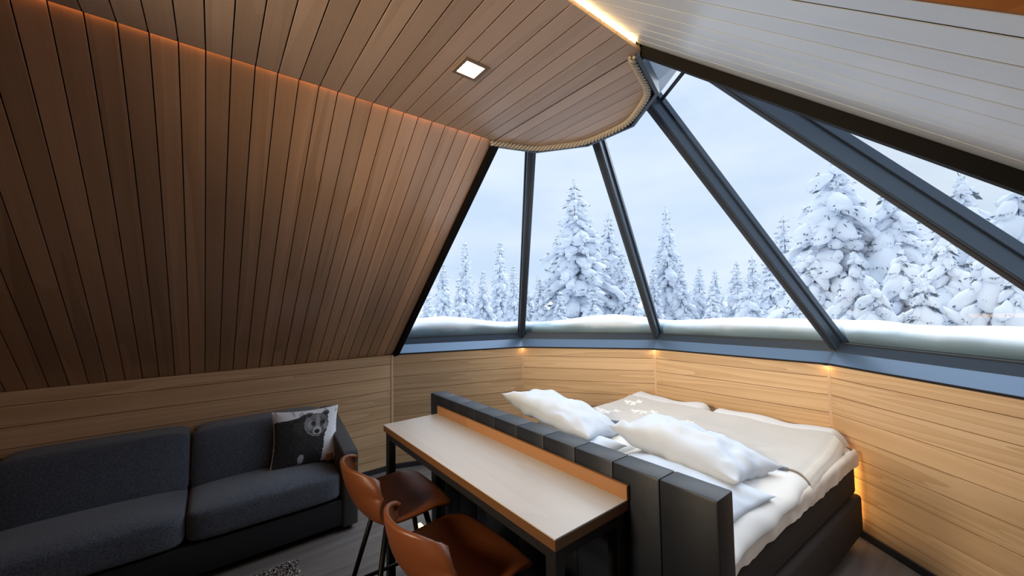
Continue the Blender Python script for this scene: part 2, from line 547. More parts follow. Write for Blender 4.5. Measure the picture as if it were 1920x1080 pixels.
for nm, k in (('wall_front_left', 0), ('wall_front_middle_left', 1), ('wall_front', 2), ('wall_front_middle_right', 3), ('wall_front_right', 4)):
    low_wall(nm, P2[k], P2[k + 1])
low_wall('wall_right', (S, 0, 0), (S, YB, 0))
# upper part of the right wall between the low wall and the slope
mb = MB(); mb.box(S, S + 0.1, YB, 0, ZK, 1.19); struct('wall_right_upper', mb, M['pine'])
mb = MB(); mb.box(-S - 0.1, S + 0.2, YB - 0.1, YB, 0, 3.0); struct('wall_back', mb, M['slope'])

# corner trims and baseboards
ti = 1
for k in range(5):
    p = P2[k]; inn = -p.normalized()
    t = Vector((-inn.y, inn.x, 0))
    q = p + inn * 0.006
    mb = MB()
    mb.prism([q - t * 0.010, q + t * 0.010, q + t * 0.010 - inn * 0.02, q - t * 0.010 - inn * 0.02], (0, 0, ZK))
    struct('trim_%d' % ti, mb, M['trim'], bevel=0.002, segs=1); ti += 1
bpts = [Vector((-S, YB, 0)), *P2, Vector((S, YB, 0))]
for i in range(len(bpts) - 1):
    a, b = bpts[i], bpts[i + 1]; d = (b - a).normalized(); inn = Vector((d.y, -d.x, 0))
    if inn.dot((a + b) / 2 - Vector((0, -0.5, 0))) > 0: inn = -inn
    mb = MB(); mb.prism([a, b, b + inn * 0.014 - d * 0.004, a + inn * 0.014 + d * 0.004], (0, 0, 0.046))
    struct('baseboard_' + ['left', 'front_left', 'front_middle_left', 'front', 'front_middle_right', 'front_right', 'right'][i], mb, M['base'])

# black strip above the low wall (front sides), with the LED under it
for i in range(5):
    a, b = P2[i], P2[i + 1]; d = (b - a).normalized(); inn = Vector((d.y, -d.x, 0))
    if inn.dot((a + b) / 2) > 0: inn = -inn
    mb = MB(); mb.prism([a + inn * 0.012, b + inn * 0.012, b - inn * 0.09, a - inn * 0.09], (0, 0, 0.012))
    o = struct('trim_%d' % ti, mb, M['dark']); ti += 1
    o.location.z = ZK

# ------------------------------------------------------------------ slopes
roof = MB()
a = pL - nL * 0.018; top = a + uL * 2.55
roof.prism([(a.x, YB, a.z), (top.x, YB, top.z), (top.x - nL.x * 0.1, YB, top.z - nL.z * 0.1), (a.x - nL.x * 0.1 - 0.1, YB, a.z - nL.z * 0.1 - 0.1)], (0, 0.06 - YB, 0))
slope_l = struct('ceiling_left_slope', roof, M['dark'])
y = 0.015 - WB / 2
while y > YB:
    plank(slope_l, pL + Vector((0, y, 0)), uL, Vector((0, 1, 0)) if uL.cross(Vector((0, 1, 0))).dot(nL) < 0 else Vector((0, -1, 0)), WB - 0.0045, 2.50, 0.018, M['slope'])
    y -= WB
roof = MB()
a = pR - nR * 0.070; top = a + uR * 2.55
roof.prism([(a.x, YB, a.z), (top.x, YB, top.z), (top.x - nR.x * 0.1, YB, top.z - nR.z * 0.1), (a.x - nR.x * 0.1 + 0.1, YB, a.z - nR.z * 0.1 - 0.1)], (0, 0.06 - YB, 0))
slope_r = struct('ceiling_right_slope', roof, M['dark'])
yR = Vector((0, 1, 0)) if uR.cross(Vector((0, 1, 0))).dot(nR) < 0 else Vector((0, -1, 0))
y = 0.015 - WB / 2; kk = 0
while kk < 8:
    plank(slope_r, pR + Vector((0, y, 0)), uR, yR, WB - 0.0040, 2.50, 0.018, M['pale'])
    gm = MB(); g0 = pR - nR * 0.0010 + Vector((0, y - WB / 2 - 0.00195, 0)); g1 = g0 + uR * 2.50
    gm.prism([g0, g1, g1 - nR * 0.015, g0 - nR * 0.015], (0, 0.0039, 0)); obj('groove', gm, M['dark'], slope_r)
    y -= WB; kk += 1
y_end = y + WB / 2                                      # end of the panel
plank(slope_r, pR + Vector((0, y_end - 0.0320, 0)) + nR * 0.001, uR, yR, 0.051, 2.50, 0.016, M['pale'], 'trim_strip')
# brown end board closing the edge of the pale panel
mb = MB(); e0 = pR + nR * 0.0005; e1 = e0 + uR * 2.5
mb.prism([(e0.x, y_end - 0.0615, e0.z), (e1.x, y_end - 0.0615, e1.z), (e1.x - nR.x * 0.049, y_end - 0.0615, e1.z - nR.z * 0.049), (e0.x - nR.x * 0.049, y_end - 0.0615, e0.z - nR.z * 0.049)], (0, 0.0035, 0))
obj('end_board', mb, M['recess'], slope_r)
# carrier of the panel, then the boards further back, set deeper
mb = MB()
c0 = pR - nR * 0.0185; c1 = c0 + uR * 2.5
mb.prism([(c0.x, y_end - 0.024, c0.z), (c1.x, y_end - 0.024, c1.z), (c1.x - nR.x * 0.03, y_end - 0.024, c1.z - nR.z * 0.03), (c0.x - nR.x * 0.03, y_end - 0.024, c0.z - nR.z * 0.03)], (0, 0.03 - y_end, 0))
obj('panel_carrier', mb, M['recess'], slope_r)
mb = MB()
b0 = pR - nR * 0.0205 + uR * 0.3; b1 = b0 + uR * 2.1
mb.prism([(b0.x, y_end - 0.028, b0.z), (b1.x, y_end - 0.028, b1.z), (b1.x - nR.x * 0.004, y_end - 0.028, b1.z - nR.z * 0.004), (b0.x - nR.x * 0.004, y_end - 0.028, b0.z - nR.z * 0.004)], (0, 0.0035, 0))
obj('light_strip', mb, M['led_step'], slope_r)
y = y_end - 0.062 - WB / 2
while y > YB:
    plank(slope_r, pR - nR * 0.05 + Vector((0, y, 0)), uR, yR, WB - 0.0035, 2.50, 0.018, M['recess']); y -= WB

# ------------------------------------------------------------------ flat ceiling
mb = MB(); mb.box(XCL + 0.01, XCR - 0.01, YB, 0.03, ZC + 0.022, ZC + 0.045)
ceil = struct('ceiling', mb, M['dark'])
y = 0.015 - WB / 2
while y > YB:
    plank(ceil, (XCR, y, ZC), (-1, 0, 0), (0, -1, 0), WB - 0.0045, XCR - XCL, 0.018, M['ceil']); y -= WB
mb = MB(); mb.box(XCL - 0.003, XCL - 0.0004, YB, 0.012, ZC, ZC + 0.02); obj('edge_profile', mb, M['dark'], ceil)
# closing boards above the coves
mb = MB(); mb.box(-0.60, 0.75, YB, 0.06, ZC + 0.20, ZC + 0.24); struct('roof_ridge', mb, M['dark'])
mb = MB(); mb.prism([(-0.50, 0.03, ZC + 0.046), (0.62, 0.03, ZC + 0.046), (0.47, 0.03, ZC + 0.40), (-0.40, 0.03, ZC + 0.40)], (0, 0.03, 0)); struct('wall_above_ceiling', mb, M['collar'])

# round end of the ceiling: boards clipped to the half ten-sided ring
RC, RR = Vector((0.02, 0.005, 0)), 0.535
ring = [RC + dec(k, RR) for k in range(6)]
def clip_band(poly, y0, y1):
    def cut(pts, yy, keep_above):
        out = []
        for i in range(len(pts)):
            p, q = pts[i], pts[(i + 1) % len(pts)]
            a_ = (p[1] >= yy) == keep_above or p[1] == yy; b_ = (q[1] >= yy) == keep_above or q[1] == yy
            if a_: out.append(p)
            if a_ != b_:
                t = (yy - p[1]) / (q[1] - p[1]); out.append((p[0] + t * (q[0] - p[0]), yy))
        return out
    return cut(cut(poly, y0, True), y1, False)
disc = MB()
disc.prism([(p.x, p.y, ZC + 0.021) for p in [RC + dec(k, RR - 0.005) for k in range(6)]], (0, 0, 0.03))
disc_o = struct('ceiling_round_end', disc, M['dark'])
poly = [((RC + dec(k, RR - 0.016)).x, (RC + dec(k, RR - 0.016)).y) for k in range(6)]
y0 = 0.021
while y0 < 0.52:
    y1 = y0 + WB
    pp = clip_band(poly, y0 + 0.002, y1 - 0.002)
    if len(pp) >= 3 and y0 < 0.505:
        x1 = max(p[0] for p in pp)
        me_b = MB(); me_b.prism([(x1 - p[0], -(p[1] - (y0 + y1) / 2), 0) for p in pp], (0, 0, 0.018))
        o = obj('plank', me_b, M['ceil'], disc_o)
        o.matrix_local = Matrix(((-1, 0, 0, x1), (0, -1, 0, (y0 + y1) / 2), (0, 0, 1, ZC + 0.003), (0, 0, 0, 1)))
    y0 = y1
# metal ring round it
mb = MB()
for k in range(5):
    a, b = ring[k], ring[k + 1]; d = (b - a).normalized(); out = ((a + b) / 2 - RC).normalized()
    o2 = 0.020
    a2, b2 = RC + dec(k, RR + o2), RC + dec(k + 1, RR + o2)
    mb.prism([(a.x, a.y, ZC - 0.022), (b.x, b.y, ZC - 0.022), (b2.x, b2.y, ZC - 0.022), (a2.x, a2.y, ZC - 0.022)], (0, 0, 0.075))
struct('trim_%d' % ti, mb, M['frame']); ti += 1
# rope
rp = bpy.data.objects.new('rope_edging', None)
COL.objects.link(rp)
rp.parent = disc_o; rp.location = (RC.x, RC.y, ZC - 0.012)
rp['label'] = 'twisted natural rope along the rim'
pts = []
corners = [dec(k, RR - 0.020) for k in range(6)]
for k in range(5):
    for j in range(40):
        pts.append(corners[k].lerp(corners[k + 1], j / 40))
pts.append(corners[5])
arr = np.array([tuple(p) for p in pts])
for _ in range(120):                                    # relax into a soft curve inside the corners
    arr[1:-1] = (arr[:-2] + 2 * arr[1:-1] + arr[2:]) / 4
seglen = np.r_[0, np.cumsum(np.linalg.norm(np.diff(arr, axis=0), axis=1))]
for s_ in range(3):
    path = []
    NP = 420
    for i in range(NP):
        s = seglen[-1] * i / (NP - 1)
        p = Vector([np.interp(s, seglen, arr[:, c]) for c in range(3)])
        p2 = Vector([np.interp(min(s + 0.004, seglen[-1]), seglen, arr[:, c]) for c in range(3)])
        p1 = Vector([np.interp(max(s - 0.004, 0), seglen, arr[:, c]) for c in range(3)])
        d = (p2 - p1).normalized(); sd = d.cross(Vector((0, 0, 1)))
        t = 2 * math.pi * (s / 0.075 + s_ / 3)
        path.append(p + (sd * math.cos(t) + Vector((0, 0, 1)) * math.sin(t)) * 0.0105)
    mb = MB(); mb.tube(path, 0.0080, 7)
    obj('strand', mb, M['rope'], rp, smooth=True)

# LED strips in the coves
t = thing('led_strip', 'glowing orange LED strip hidden in the cove above the left wooden slope', 'light strip', (0, 0, 0), group=None)
mb = MB(); mb.box(XCL - 0.006, XCL - 0.0032, YB + 0.05, -0.02, ZC + 0.003, ZC + 0.013); obj('diode_band', mb, M['led'], t)
t = thing('led_strip', 'bright warm LED strip in the slot between flat ceiling and pale right slope', 'light strip', (0, 0, 0))
mb = MB(); mb.box(XCR - 0.011, XCR - 0.003, -1.9, -0.02, ZC + 0.020, ZC + 0.034); obj('diode_band', mb, M['led_bright'], t)
mb = MB(); mb.box(XCR - 0.011, XCR - 0.003, YB + 0.05, -1.9, ZC + 0.020, ZC + 0.034); obj('diode_band', mb, M['led_bright'], t)

# recessed lamp
lt = thing('ceiling_light', 'small square recessed downlight glowing warm white in the brown ceiling boards', 'lamp', (0.0525, -0.4915, ZC))
mb = MB()
for sx0, sx1, sy0, sy1 in ((-.062, .062, -.062, -.045), (-.062, .062, .045, .062), (-.062, -.045, -.045, .045), (.045, .062, -.045, .045)):
    mb.box(sx0, sx1, sy0, sy1, -0.005, 0.001)
obj('frame', mb, M['lampframe'], lt)
mb = MB(); mb.box(-.045, .045, -.045, .045, -0.003, 0.001); obj('diffuser', mb, M['lamp'], lt)

# ------------------------------------------------------------------ ribs of the end arch
def rib(n_, u_, p_, drop, name, lbl):
    a = p_ + n_ * drop; b = a + u_ * 2.33
    mb = MB()
    mb.prism([(a.x, 0.017, a.z), (b.x, 0.017, b.z), (b.x - n_.x * 0.2, 0.017, b.z - n_.z * 0.2), (a.x - n_.x * 0.2, 0.017, a.z - n_.z * 0.2)], (0, 0.045, 0))
    return struct(name, mb, M['rib'])
rib(nL, uL, pL, 0.030, 'trim_%d' % ti, ''); ti += 1
rib(nR, uR, pR, 0.036, 'trim_%d' % ti, ''); ti += 1

# ------------------------------------------------------------------ glazing
Z_G0, Z_G1 = 0.558 * S, 1.36 * S
for k in range(5):
    mid = (dec(k, 1) + dec(k + 1, 1)); outn = mid.normalized()
    n3 = Vector((outn.x, outn.y, 1.0413 * C18)).normalized()
    a, b, c, d = dec(k, r_gl(Z_G0)), dec(k + 1, r_gl(Z_G0)), dec(k + 1, r_gl(Z_G1)), dec(k, r_gl(Z_G1))
    a.z = b.z = Z_G0; c.z = d.z = Z_G1
    mb = MB(); mb.prism([a, b, c, d], n3 * 0.012)
    win = struct('window_%d' % (k + 1), mb, M['glass'])
    # sill: sloping sheet from the low wall to the frame
    zs0, zs1 = ZK + 0.012, 0.534 * S
    s0, s1 = dec(k, S), dec(k + 1, S); s2, s3 = dec(k + 1, S * 1.035), dec(k, S * 1.035)
    mb = MB()
    top_ = [Vector((s0.x, s0.y, zs0)), Vector((s1.x, s1.y, zs0)), Vector((s2.x, s2.y, zs1)), Vector((s3.x, s3.y, zs1))]
    nn = (top_[1] - top_[0]).cross(top_[3] - top_[0]).normalized()
    if nn.z < 0: nn = -nn
    mb.prism(top_, -nn * 0.006)
    obj('window_sill', mb, M['sill'], win)
    # bottom frame bar
    e0, e1 = dec(k, S * 1.033), dec(k + 1, S * 1.033); f0, f1 = dec(k, S * 1.10), dec(k + 1, S * 1.10)
    g0, g1 = dec(k, S * 1.043), dec(k + 1, S * 1.043)
    mb = MB()
    zz0, zz1 = 0.531 * S, 0.558 * S
    mb.add([(e0.x, e0.y, zz0), (e1.x, e1.y, zz0), (f1.x, f1.y, zz0), (f0.x, f0.y, zz0), (g0.x, g0.y, zz1), (g1.x, g1.y, zz1), (f1.x, f1.y, zz1), (f0.x, f0.y, zz1)],
           [(0, 3, 2, 1), (4, 5, 6, 7), (0, 1, 5, 4), (1, 2, 6, 5), (2, 3, 7, 6), (3, 0, 4, 7)])
    obj('window_frame', mb, M['frame'], win)
    mb = MB()
    g0, g1 = dec(k, S * 1.0445), dec(k + 1, S * 1.0445); h0, h1 = dec(k, S * 1.09), dec(k + 1, S * 1.09)
    mb.prism([(g0.x, g0.y, zz1), (g1.x, g1.y, zz1), (h1.x, h1.y, zz1), (h0.x, h0.y, zz1)], (0, 0, 0.010))
    obj('glazing_bead', mb, M['base'], win)
    # thin dark bar near the top of the pane
    zb = 1.2485 * S
    q = [dec(k, r_gl(zb) - 0.002), dec(k + 1, r_gl(zb) - 0.002), dec(k + 1, r_gl(zb + 0.014) - 0.002), dec(k, r_gl(zb + 0.014) - 0.002)]
    mb = MB(); mb.prism([(q[0].x, q[0].y, zb), (q[1].x, q[1].y, zb), (q[2].x, q[2].y, zb + 0.014), (q[3].x, q[3].y, zb + 0.014)], -n3 * 0.012)
    obj('glazing_bar', mb, M['base'], win)
    # sheet metal soffit between the ring and the glass, over the two right-hand panes
    if k >= 3:
        zs = 1.262 * S
        q = [RC + dec(k, RR + 0.016), RC + dec(k + 1, RR + 0.016), dec(k + 1, r_gl(zs) - 0.004), dec(k, r_gl(zs) - 0.004)]
        mb = MB(); mb.prism([(q[0].x, q[0].y, ZC + 0.04), (q[1].x, q[1].y, ZC + 0.04), (q[2].x, q[2].y, zs), (q[3].x, q[3].y, zs)], (0, 0, 0.006))
        obj('soffit_plate', mb, M['collar'], win)
mb = MB(); zt = Z_G1 - 0.01
mb.prism([(p.x, p.y, zt) for p in [dec(k, r_gl(zt)) for k in range(6)]], (0, 0, 0.03)); struct('roof_cap', mb, M['collar'])

def mullion(k, name):
    e = dec(k, 1.0); tdir = Vector((-e.y, e.x, 0))
    z0, z1 = 0.530 * S, 1.352 * S
    a = e * r_in(z0); a.z = z0; b = e * r_in(z1); b.z = z1
    ax = (b - a).normalized(); inn = tdir.cross(ax).normalized()
    if inn.dot(-e) < 0: inn = -inn                      # towards the room
    def bar(w, d0, d1):
        m_ = MB()
        m_.prism([a + tdir * w / 2 + inn * d0, a - tdir * w / 2 + inn * d0, a - tdir * w / 2 + inn * d1, a + tdir * w / 2 + inn * d1], ax * (b - a).length)
        return m_
    o = struct(name, bar(0.056, 0.0, -0.072), M['frame'], bevel=0.003, segs=1)
    obj('glazing_flange', bar(0.082, -0.066, -0.104), M['frame'], o, bevel=0.002, segs=1)
    obj('gasket', bar(0.020, 0.003, -0.004), M['base'], o)
    return o
for k in (1, 2, 3, 4):
    mullion(k, 'trim_%d' % ti); ti += 1

# ------------------------------------------------------------------ soft shapes
def fnoise(x, y, z=0.0, s=1.0):
    return mnoise.noise(Vector((x * s, y * s, z * s)))

def cushion_mesh(w, h, t, nu=36, nv=28, seed=0.0, wrinkle=0.012, pinch=0.07, power=0.5, ws=5.0, edge=0.006):
    """pillow lying in local XY, thickness along Z"""
    mb = MB()
    def surf(sign):
        def fn(a, b):
            u = 2 * a - 1; v = 2 * b - 1
            pr = max(0.0, (1 - abs(u) ** 2.6)) ** power * max(0.0, (1 - abs(v) ** 2.6)) ** power
            x = w / 2 * u * (1 - pinch * (1 - v * v)); y = h / 2 * v * (1 - pinch * (1 - u * u))
            wv = wrinkle * (fnoise(x, y, seed + sign, ws) + 0.6 * fnoise(x, y, seed + 3 + sign, ws * 2.3))
            ridge = wrinkle * 1.2 * abs(fnoise(x * 0.6 + y, y * 0.7 - x, seed + 9 + sign, ws * 1.2))
            return (x, y, sign * (t / 2 * pr + edge * 0.5) + (wv - ridge) * min(1, pr * 2.5))
        return fn
    mb.grid(nu, nv, surf(1)); mb.grid(nu, nv, surf(-1))
    me = mb.mesh('cushion', True)
    bm = bmesh.new(); bm.from_mesh(me)
    bmesh.ops.remove_doubles(bm, verts=bm.verts, dist=0.0001)
    be = [e for e in bm.edges if len(e.link_faces) == 1]
    if be:
        bmesh.ops.bridge_loops(bm, edges=be) if False else bmesh.ops.holes_fill(bm, edges=be, sides=0)
    bmesh.ops.recalc_face_normals(bm, faces=bm.faces)
    bm.to_mesh(me); bm.free()
    # side band
    return me

def pillow(name, mat_, parent, w, h, t, M4=None, **kw):
    """closed pillow: top and bottom share one rim"""
    nu = kw.pop('nu', 40); nv = kw.pop('nv', 30); seed = kw.pop('seed', 0.0); wr = kw.pop('wrinkle', 0.012)
    pinch = kw.pop('pinch', 0.07); power = kw.pop('power', 0.5); ws = kw.pop('ws', 5.0)
    V = []; idx = {}
    def pos(i, j, sign):
        u = 2 * i / nu - 1; v = 2 * j / nv - 1
        pr = max(0.0, (1 - abs(u) ** 2.6)) ** power * max(0.0, (1 - abs(v) ** 2.6)) ** power
        x = w / 2 * u * (1 - pinch * (1 - v * v)); y = h / 2 * v * (1 - pinch * (1 - u * u))
        wv = fnoise(x, y, seed + sign, ws) + 0.6 * fnoise(x, y, seed + 3 + sign, ws * 2.3)
        ridge = 1.6 * abs(fnoise(x * 0.6 + y, y * 0.7 - x, seed + 9 + sign, ws * 1.2))
        return Vector((x, y, sign * t / 2 * pr + wr * (wv - ridge) * min(1, pr * 2.5)))
    F = []
    for sign in (1, -1):
        for j in range(nv + 1):
            for i in range(nu + 1):
                rim = i in (0, nu) or j in (0, nv)
                key = (i, j, 0 if rim else sign)
                if key not in idx:
                    idx[key] = len(V); V.append(pos(i, j, sign))
        for j in range(nv):
            for i in range(nu):
                q = []
                for a, b in ((i, j), (i + 1, j), (i + 1, j + 1), (i, j + 1)):
                    q.append(idx[(a, b, 0 if (a in (0, nu) or b in (0, nv)) else sign)])
                F.append(tuple(q if sign == 1 else q[::-1]))
    mb = MB(); mb.add(V, F)
    o = obj(name, mb, mat_, parent, smooth=True)
    if M4 is not None: o.matrix_local = M4
    return o

def slab(x0, x1, y0, y1, z0, top, nu=60, nv=60, edge=0.07, wave=0.0):
    """soft cover: top(x, y) gives the upper surface, edges roll down to z0"""
    mb = MB()
    def fn(a, b):
        # spread more samples to the rims
        u = 0.5 - 0.5 * math.cos(math.pi * a); v = 0.5 - 0.5 * math.cos(math.pi * b)
        x = x0 + (x1 - x0) * u; y = y0 + (y1 - y0) * v
        dx = min(x - x0, x1 - x); dy = min(y - y0, y1 - y)
        e = 1.0
        for d_ in (dx, dy):
            k_ = min(1.0, max(0.0, d_ / edge)); e *= math.sqrt(max(0.0, 1 - (1 - k_) ** 2))
        wob = wave * (fnoise(x, y, 4.2, 6.0))
        rx = 1 - min(1, dx / 0.12); ry = 1 - min(1, dy / 0.12)
        return (x + wob * rx, y + wob * ry, z0 + (top(x, y) - z0) * e)
    mb.grid(nu, nv, fn)
    def fb(a, b):
        u = 0.5 - 0.5 * math.cos(math.pi * a); v = 0.5 - 0.5 * math.cos(math.pi * b)
        x = x0 + (x1 - x0) * u; y = y0 + (y1 - y0) * v
        dx = min(x - x0, x1 - x); dy = min(y - y0, y1 - y)
        wob = wave * (fnoise(x, y, 4.2, 6.0))
        rx = 1 - min(1, dx / 0.12); ry = 1 - min(1, dy / 0.12)
        return (x + wob * rx, y + wob * ry, z0 - 0.003)
    mb.grid(nu, nv, fb)
    return mb

def rbox(x0, x1, y0, y1, z0, z1, r, segs=3, crown=None, sub=0):
    """rounded box as a bmesh-bevelled MB mesh"""
    mb = MB(); mb.box(x0, x1, y0, y1, z0, z1)
    return mb

# ------------------------------------------------------------------ bed
bed = thing('double_bed', 'low double bed with dark brown base and navy black padded headboard under the glass', 'bed', (0.0, -0.18, 0.0), math.radians(-2.7))
for sx in (-1, 1):
    x0, x1 = (0.004, 0.757) if sx > 0 else (-0.757, -0.004)
    mb = MB(); mb.box(x0, x1, 0.02, 2.115, 0.065, 0.305); obj('base_box', mb, M['bedbase'], bed, bevel=0.022, segs=3)
    x0, x1 = (0.004, 0.737) if sx > 0 else (-0.737, -0.004)
    mb = MB(); mb.box(x0, x1, 0.02, 2.09, 0.31, 0.515); obj('mattress', mb, M['bedbase'], bed, bevel=0.03, segs=3)
    for lx in (0.15, 0.62):
        for ly in (0.15, 1.95):
            mb = MB(); mb.tube([(sx * lx, ly, 0), (sx * lx, ly, 0.07)], 0.025, 12); obj('leg', mb, M['black'], bed)
# fitted sheet with a wavy hem
mb = MB()
def sheet_fn(a, b):
    # ring around the mattress: a along the perimeter, b from the hem up over the edge
    hw, yl = 0.752, 2.10
    per = [(-hw, 0.03), (hw, 0.03), (hw, yl), (-hw, yl)]
    tot = 2 * (2 * hw + yl - 0.03); s = a * tot
    lens = [2 * hw, yl - 0.03, 2 * hw, yl - 0.03]
    i = 0
    while i < 3 and s > lens[i]: s -= lens[i]; i += 1
    p, q = per[i], per[(i + 1) % 4]; t = s / lens[i]
    x = p[0] + (q[0] - p[0]) * t; y = p[1] + (q[1] - p[1]) * t
    hem = 0.497 + 0.018 * fnoise(a * 40, 3.1) + 0.012 * fnoise(a * 110, 8.0)
    z = hem + (0.585 - hem) * min(1, b * 1.6)
    off = 0.010 * fnoise(a * 90, b * 2, 5) * (1 - b)
    inn = max(0, b - 0.55) / 0.45 * 0.06
    cx, cy = 0, 1.12
    sx = 1 if x > 0 else -1
    nx, ny = ((0, -1), (1, 0), (0, 1), (-1, 0))[i]
    return (x + nx * (off - inn), y + ny * (off - inn), z + 0.006 * max(0, b - 0.55))
mb.grid(360, 8, sheet_fn)
mb.box(-0.72, 0.72, 0.06, 2.07, 0.52, 0.588)
obj('fitted_sheet', mb, M['sheet'], bed, smooth=True)
# headboard
hb = bpy.data.objects.new('headboard', None); COL.objects.link(hb); hb.parent = bed
hb.matrix_local = bed.matrix_basis.inverted() if False else Matrix.Identity(4)
Tb = Matrix.Translation((0, -0.18, 0)) @ Matrix.Rotation(math.radians(-2.7), 4, 'Z')
Ti = Tb.inverted()
hb.matrix_local = Ti
mb = MB(); mb.box(-0.790, 0.940, -0.262, -0.200, 0.02, 0.985)
obj('core', mb, M['head'], hb)
for i in range(10):
    a = -0.795 + i * 0.174; b = a + 0.174
    mb = MB(); mb.box(a + 0.0002, b - 0.0002, -0.281, -0.181, 0.03, 1.0)
    obj('padded_panel', mb, M['head'], hb, bevel=0.007, segs=2)

# pillows on the bed
def rot(x, y, z, loc):
    return Matrix.Translation(loc) @ Matrix.Rotation(math.radians(z), 4, 'Z') @ Matrix.Rotation(math.radians(y), 4, 'Y') @ Matrix.Rotation(math.radians(x), 4, 'X')
def bed_pillow(label, size, M4, seed, **kw):
    o = pillow('pillow', M['linen'], None, *size, M4=M4, seed=seed, **kw)
    o['label'] = label; o['category'] = 'pillow'; o['group'] = 'white pillows on the bed'
    return o
bed_pillow('flat white pillow lying under the plump one at the right corner of the headboard', (0.72, 0.56, 0.13), rot(0, 0, -3, (0.40, 0.42, 0.645)), 1.0)
bed_pillow('flat white pillow mostly hidden behind the left half of the headboard', (0.72, 0.56, 0.13), rot(0, 0, 0, (-0.40, 0.42, 0.645)), 2.0)
bed_pillow('plump creased white pillow lying across the right half of the bed', (0.78, 0.48, 0.22), rot(-6, 5, -4, (0.30, 0.80, 0.722)), 3.0, wrinkle=0.024, power=0.5, pinch=0.1, ws=6.5)
bed_pillow('plump white pillow on the left half of the bed with one corner tip sticking up', (0.82, 0.50, 0.20), rot(-9, 11, 6, (-0.57, 0.66, 0.755)), 4.0, wrinkle=0.02, power=0.5, pinch=0.1, ws=6.0)

# duvets
def duv_top(cx, seed):
    def f(x, y):
        z = 0.632 + 0.018 * fnoise(x, y, seed, 2.2) + 0.010 * fnoise(x, y, seed + 5, 6.0) - 0.010 * abs(fnoise(x * 0.5 + y, y, seed + 8, 7.0))
        # puffed up towards the foot
        t = min(1, max(0, (y - 1.42) / 0.48)); z += (0.055 + 0.035 * fnoise(x * 1.3, 1.0, seed + 2, 2.6)) * t * t * (3 - 2 * t)
        return z
    return f
DL = duv_top(-0.4, 11.0); DR = duv_top(0.4, 17.0)
mb = slab(-0.79, -0.075, 0.45, 1.975, 0.575, DL, edge=0.075, wave=0.02)
o = obj('duvet', mb, M['duvet'], None, smooth=True); o['label'] = 'white duvet on the left half of the bed beyond the gap at the foot'; o['category'] = 'duvet'; o['group'] = 'white duvets on the bed'
mb = slab(-0.045, 0.80, 0.12, 1.955, 0.575, DR, edge=0.075, wave=0.025)
o = obj('duvet', mb, M['duvet'], None, smooth=True); o['label'] = 'white duvet on the right half of the bed, rolling over its side'; o['category'] = 'duvet'; o['group'] = 'white duvets on the bed'

# blanket with woven reindeer-like motifs
BX0, BX1, BY0, BY1 = -0.88, 0.885, 1.08, 1.74
def blend_top(x, y):
    t = min(1, max(0, (x + 0.10) / 0.08)); return DL(x, y) * (1 - t) + DR(x, y) * t
NU, NV = 260, 110
V = []; C = []
motifs = []
mr = random.Random(5)
for mx_, my_, ms in ((-0.66, 1.25, 1.0), (-0.42, 1.42, 1.0), (-0.10, 1.38, 1.0), (-0.62, 1.58, .7), (-0.72, 1.16, .8), (0.12, 1.30, .8)):
    base = [((-.09, .02), (-.05, .05)), ((-.05, .05), (.03, .03)), ((.03, .03), (.07, .08)), ((.07, .08), (.10, .11)), ((.07, .08), (.05, .12)), ((-.05, .05), (-.07, .0)), ((-.03, .04), (-.04, -.03)),
            ((.02, .03), (.03, -.04)), ((.03, .03), (.07, -.02)), ((.07, .08), (.11, .07)), ((-.09, .02), (-.12, .05))]
    for p, q in base:
        motifs.append(((mx_ + p[0] * ms * 0.9, my_ + p[1] * ms * 0.9), (mx_ + q[0] * ms * 0.9, my_ + q[1] * ms * 0.9)))
mA = np.array([m_[0] for m_ in motifs]); mB_ = np.array([m_[1] for m_ in motifs])
def motif_d(x, y):
    p = np.array([x, y]); d = mB_ - mA
    t = np.clip(((p - mA) * d).sum(1) / (d * d).sum(1), 0, 1)
    return float(np.sqrt((((mA + d * t[:, None]) - p) ** 2).sum(1)).min())
def blanket_col(x, y):
    c = np.array([0.56, 0.52, 0.47])
    if x > BX1 - 0.13:                                   # pale end with faint bars
        c = np.array([0.74, 0.69, 0.60])
        if (x - BX1 + 0.13) % 0.045 < 0.012: c = np.array([0.62, 0.58, 0.52])
    elif x < BX0 + 0.03: c = np.array([0.74, 0.69, 0.60])
    else:
        d = motif_d(x, y)
        if d < 0.010: c = np.array([0.86, 0.83, 0.78])
    return c
def roll(x, y, z):
    return z
F = []
for j in range(NV + 1):
    for i in range(NU + 1):
        u = i / NU; v = j / NV
        x = BX0 + (BX1 - BX0) * u; y = BY0 + (BY1 - BY0) * v + 0.03 * fnoise(x, 0.0, 2.0, 2.5) * (1 if v > .5 else .6)
        zt = blend_top(x, y) + 0.012
        # drape over both long sides of the bed
        over = max(0.0, x - 0.725)
        if over > 0:
            ph = min(1.45, over / 0.085); zt -= 0.085 * (1 - math.cos(ph)) + max(0, over - 0.123); xx = 0.725 + 0.088 * math.sin(ph)
        else: xx = x
        overl = max(0.0, -0.74 - x)
        if overl > 0: zt = min(zt, 0.665 - overl * 0.55)
        V.append((xx, y, zt)); C.append(blanket_col(x, y))
n1 = len(V)
for k_ in range(n1):
    x, y, z = V[k_]; V.append((x, y, z - 0.011)); C.append(np.array([0.16, 0.165, 0.18]))
W1 = NU + 1
for j in range(NV):
    for i in range(NU):
        a = j * W1 + i
        F.append((a, a + 1, a + W1 + 1, a + W1)); F.append((n1 + a, n1 + a + W1, n1 + a + W1 + 1, n1 + a + 1))
for i in range(NU):
    F.append((i, n1 + i, n1 + i + 1, i + 1)); a = NV * W1 + i; F.append((a, a + 1, n1 + a + 1, n1 + a))
